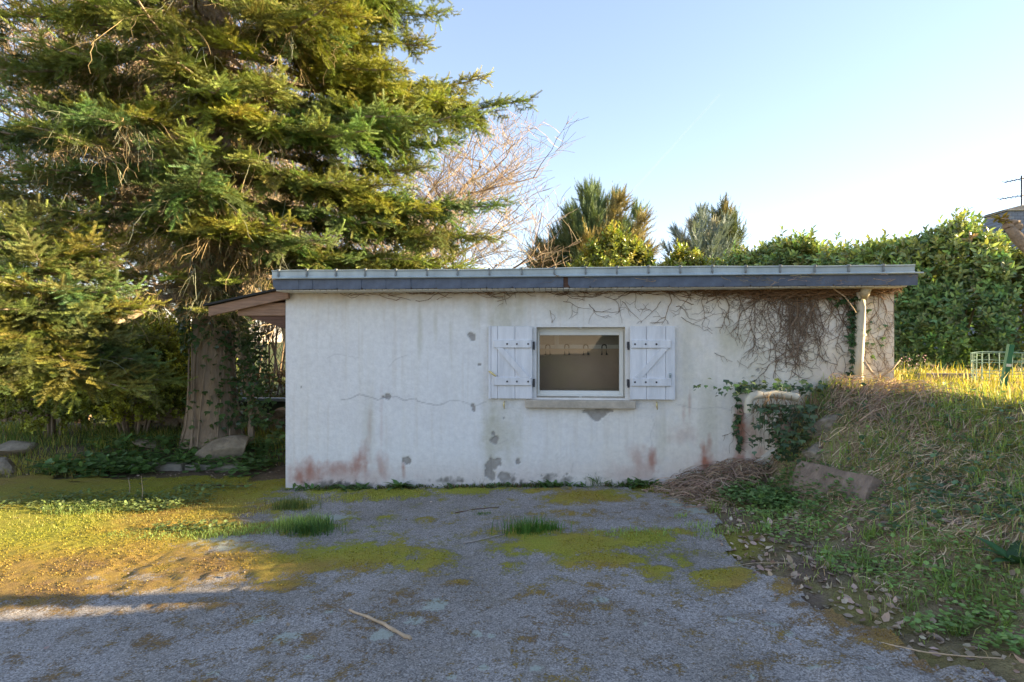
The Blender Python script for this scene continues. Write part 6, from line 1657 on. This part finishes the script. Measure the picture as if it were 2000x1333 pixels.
p, d = G(1972, 1115); c_ = np.array([p[0], p[1], float(zg(p[0], p[1]))]); dk = empty('dock_plant', c_, 'broad-leaved dock plant at the right edge of the bank', 'weed')
lv_, lt_ = leaf_tris(1.0, 0.34, 0.2, 0.35)
for i in range(9):
    a = i * 0.75 + 0.3; D = np.array([[math.cos(a), math.sin(a) * 0.7 - 0.2, rng.uniform(0.3, 1.0)]])
    V, Fc, C = scatter(lv_, lt_, np.array([[0.01 * i, 0, 0.02]]), frames(D), np.array([rng.uniform(0.13, 0.22)]), jit((0.07, 0.15, 0.055), 1, .25)); obj_np('leaf', V, [Fc], M['leaf'], dk, col=C)
# grass clumps on the leafy verge
vt = [(1400, 1000), (1500, 1020), (1540, 1010), (1610, 1080), (1650, 1090), (1690, 1110), (1730, 1120), (1590, 1050), (1840, 1140), (1835, 1165), (1780, 1100), (1940, 1190), (1960, 1230), (1900, 1170), (1735, 1155), (1690, 1150), (1620, 1120), (1480, 1040), (1770, 1190), (1870, 1230), (1990, 1180), (1560, 1075), (1700, 1050), (1750, 1040), (1880, 1090)]
S_ = []
for (px, py) in vt:
    p, d = G(px, py); n = int(rng.integers(18, 48)); P = np.array([p[0], p[1], 0]) + np.concatenate([rng.normal(0, rng.uniform(0.02, 0.05), (n, 2)), np.zeros((n, 1))], 1); P[:, 2] = zg(P[:, 0], P[:, 1]); S_.append((P, rng.uniform(0.03, rng.uniform(0.08, 0.2), n), rng.uniform(0.004, 0.008), rng.uniform(0.3, 1.6, n), jit(np.array((0.28, 0.40, 0.11)) * rng.uniform(0.7, 1.15), n, .3)))
P = ground_pts(1700, 0.9, 3.6, -4.4, -0.1, lambda x, y: (x > np.interp(y, ys, xs) + 0.05) * sstep(0.3, -0.2, tt(x, y)) * (0.15 + 0.85 * patch(x, y, 3, 241, .5)))
n = len(P); S_.append((P, rng.uniform(0.02, 0.09, n), 0.005, rng.uniform(0.3, 1.0, n), np.where(rng.random((n, 1)) < .6, jit(GREEN, n, .35), jit(STRAW, n, .35))))
tag(blade_obj('verge_grass', S_), 'grass clumps among the dead leaves on the right verge', 'grass', kind='stuff')
# dead leaves
DLV = np.array([(0, 0, 0), (-0.3, 0.25, 0.12), (-0.22, 0.7, 0.05), (0, 1.0, 0.16), (0.24, 0.68, 0.10), (0.3, 0.3, 0.02), (0, 0.5, 0.0)]); DLT = np.array([(6, i, (i + 1) % 6) for i in range(6)])
P = ground_pts(2100, 0.9, 3.8, -4.4, -0.1, lambda x, y: (x > np.interp(y, ys, xs) - 0.08) * sstep(0.7, 0.0, tt(x, y)))
P2 = ground_pts(380, 1.9, 4.5, -4.0, -0.2, lambda x, y: sstep(-0.2, 0.3, tt(x, y)) * sstep(1.3, .8, tt(x, y)) + 0 * x)
P3 = ground_pts(160, -6.5, 1.6, -4.0, -0.2, lambda x, y: 0.3 + 0 * x); P3[:, 2] += 0.014
P4 = ground_pts(500, -7, -3.1, 0.0, 1.2, lambda x, y: 0.5 + 0 * x)
P = np.concatenate([P, P2, P3, P4]); P[:, 2] += 0.012; n = len(P)
D = np.concatenate([rng.normal(0, 1, (n, 2)), rng.normal(0.05, 0.22, (n, 1))], 1)
colr = np.where(rng.random((n, 1)) < .5, jit((0.36, 0.265, 0.20), n, .35), jit((0.50, 0.38, 0.29), n, .4))
V, Fc, C = scatter(DLV, DLT, P, frames(D, roll=rng.normal(0, .5, n)), rng.uniform(0.14, 0.26, n) ** 2 * np.where(np.arange(n) >= n - 660, 0.6, 1), colr)
tag(obj_np('leaf_litter', V, [Fc], M['dry'], col=C), 'curled brown dead leaves scattered over the verge', 'leaves', kind='stuff')
# straw, twigs, brush
def strands(name, label, cat, specs, w, col, origin=None, kind='stuff'):
    A = []
    for (px, py, rx, ry, n, L_, lift) in specs:
        Pq = in_ell(n, ell(px, py, rx, ry)); u_ = np.linspace(0, 1, 6)
        for p in Pq:
            az = rng.uniform(0, 6.283); l = L_ * rng.uniform(0.4, 1.2); cv = rng.normal(0, 0.35)
            xy = np.stack([p[0] + l * (u_ - .5) * math.cos(az) - cv * l * (u_ - .5) ** 2 * math.sin(az), p[1] + l * (u_ - .5) * math.sin(az) + cv * l * (u_ - .5) ** 2 * math.cos(az)], 1)
            xy[:, 1] = np.minimum(xy[:, 1], -0.012)
            z_ = zg(xy[:, 0], xy[:, 1]) + 0.008 + lift * rng.random() + 0.3 * lift * np.sin(u_ * 3.14)
            A.append(np.concatenate([xy, z_[:, None]], 1))
    V, q, c = ribbon_paths(np.array(A), np.full(len(A), w) * rng.uniform(.6, 1.4, len(A)), jit(col, len(A), .4))
    return tag(obj_np(name, V, [q], M['dry'], col=c, origin=origin), label, cat, kind=kind)
strands('twig_pile', 'brown heap of dead creeper twigs at the foot of the wall', 'twigs', [(1400, 945, 100, 16, 520, .22, .10), (1340, 960, 60, 14, 240, .2, .05), (1450, 925, 70, 10, 260, .2, .10), (1380, 985, 60, 14, 160, .16, .03), (1490, 905, 30, 14, 160, .16, .08)], 0.008, (0.40, 0.285, 0.205))
strands('brush_heap', 'tangled heap of dry brown stems on the crest of the bank', 'brush', [(1730, 782, 55, 16, 420, .22, .09), (1680, 795, 40, 10, 140, .2, .06), (1770, 768, 30, 8, 120, .2, .06)], 0.006, (0.42, 0.30, 0.21))
strands('dry_stems', 'dry bent straw lying over the bank', 'straw', [(1850, 910, 130, 40, 300, .13, .04), (1760, 950, 110, 40, 240, .12, .03), (1930, 860, 70, 40, 220, .12, .04), (1900, 1010, 100, 40, 380, .12, .03), (1680, 860, 70, 30, 400, .14, .04), (1960, 950, 50, 50, 400, .12, .03), (1800, 1080, 140, 40, 250, .1, .02), (1620, 1010, 100, 30, 260, .1, .02), (1800, 840, 120, 30, 250, .12, .04)], 0.0055, (0.66, 0.50, 0.34))
strands('bed_twigs', 'dark twigs and needles on the bare soil before the kerb', 'twigs', [(330, 935, 220, 10, 260, .12, .01), (500, 920, 60, 14, 160, .2, .03)], 0.005, (0.17, 0.11, 0.075))
# sticks on the driveway
def stick(label, pts, r0, r1, mat, kink=0.006):
    P = []
    for (px, py) in pts:
        p, d = G(px, py); P.append((p[0], p[1], p[2] + 0.014 + r0))
    P = np.array(P); t = np.linspace(0, 1, len(P)); u_ = np.linspace(0, 1, 14); Q = np.stack([np.interp(u_, t, P[:, j]) for j in range(3)], 1); Q[1:-1] += rng.normal(0, kink * 0.5, (12, 3)) * [1, 1, 0.3]
    mb = MB(); mb.tube(Q, np.linspace(r0, r1, 14) * (1 + 0.12 * rng.normal(size=14)), 8)
    return tag(mb.build('stick', mat, smooth=True, origin=Q[0]), label, 'stick')
stick('thick pale stick lying on the asphalt in the foreground', [(683, 1199), (720, 1214), (755, 1230), (785, 1248), (802, 1257)], 0.007, 0.011, M['stick'])
M['grey_stick'] = solid('grey_stick_bark', (0.38, 0.33, 0.29), 0.85, 0.3, 20, 0.4, 60)
stick('thin pale twig lying left of the middle grass tuft', [(905, 1067), (940, 1060), (985, 1049)], 0.006, 0.004, M['grey_stick'])
stick('thin dark twig on the asphalt near the wall', [(889, 1006), (930, 999), (975, 995)], 0.004, 0.003, M['dark_wood'], 0.004)
stick('long thin dry stalk along the mossy right edge of the asphalt', [(1703, 1254), (1800, 1276), (1880, 1290), (1960, 1303)], 0.004, 0.003, M['stick'], 0.003)
stick('short dead twig on the mossy edge near the right verge', [(1420, 1112), (1470, 1100), (1540, 1110)], 0.003, 0.002, M['stick'], 0.004)
# flowering plant at the hedge foot
p = W(1775, 742, 6.0); c_ = np.array([p[0], p[1], float(zg(p[0], p[1]))]); fp = empty('flowering_plant', c_, 'spindly plant with small lilac flowers at the foot of the hedge', 'plant')
A = []; tips = []
for i in range(26):
    u_ = np.linspace(0, 1, 6)[:, None]; e = np.array([rng.normal(0.05, 0.17), rng.normal(0, .06), rng.uniform(.14, .32)]); A.append(np.array([rng.normal(0, .06), rng.normal(0, .03), 0]) + u_ * e + rng.normal(0, .006, (6, 3))); tips.append(A[-1])
V, q, c = ribbon_paths(np.array(A), np.full(26, .005), jit((0.12, 0.16, 0.06), 26, .2)); tag(obj_np('stems', V, [q], M['dry'], fp, col=c), kind='stuff')
P = np.concatenate([a[1:] for a in tips]).repeat(3, 0); n = len(P); V, Fc, C = scatter(*leaf_tris(1, .3), P, frames(rng.normal(0, 1, (n, 3))), rng.uniform(.02, .04, n), jit((0.10, 0.15, 0.06), n, .3)); tag(obj_np('leaves', V, [Fc], M['leaf'], fp, col=C), kind='stuff')
P = np.array([t_[-1] for t_ in tips[:12]]).repeat(5, 0) + rng.normal(0, .012, (60, 3)); V, Fc, C = scatter(RL, RT, P, frames(rng.normal(0, 1, (60, 3))), np.full(60, .016), jit((0.55, 0.36, 0.60), 60, .2)); tag(obj_np('flowers', V, [Fc], M['leaf'], fp, col=C), kind='stuff')

# contrails high in the evening sky
def contrail_mat():
    m, nt, b, out = new_mat('contrail_vapour'); N = nt.nodes; L = nt.links
    df = N.new('ShaderNodeBsdfDiffuse'); df.inputs[0].default_value = (0.9, 0.9, 0.9, 1)
    tl_ = N.new('ShaderNodeBsdfTranslucent'); tl_.inputs[0].default_value = (0.9, 0.9, 0.9, 1)
    tr_ = N.new('ShaderNodeBsdfTransparent'); m1 = N.new('ShaderNodeMixShader'); m2 = N.new('ShaderNodeMixShader')
    m1.inputs[0].default_value = 0.5; L.new(df.outputs[0], m1.inputs[1]); L.new(tl_.outputs[0], m1.inputs[2])
    m2.inputs[0].default_value = 0.05; L.new(tr_.outputs[0], m2.inputs[1]); L.new(m1.outputs[0], m2.inputs[2]); L.new(m2.outputs[0], out.inputs[0])
    return m
M['contrail'] = contrail_mat()
for lab, a, b in (('long faint white contrail rising to the right in the blue sky', (1214, 398), (1405, 186)), ('short faint contrail low in the sky between the two conifers', (1278, 484), (1322, 460))):
    A = W(a[0], a[1], 6000); B = W(b[0], b[1], 6600); u_ = np.linspace(0, 1, 24)[:, None]
    mb = MB(); mb.tube(A + (B - A) * u_ + rng.normal(0, 1.5, (24, 3)), 4.0 + 1.6 * rng.random(24), 6)
    tag(mb.build('contrail', M['contrail'], origin=A, smooth=True), lab, 'contrail')
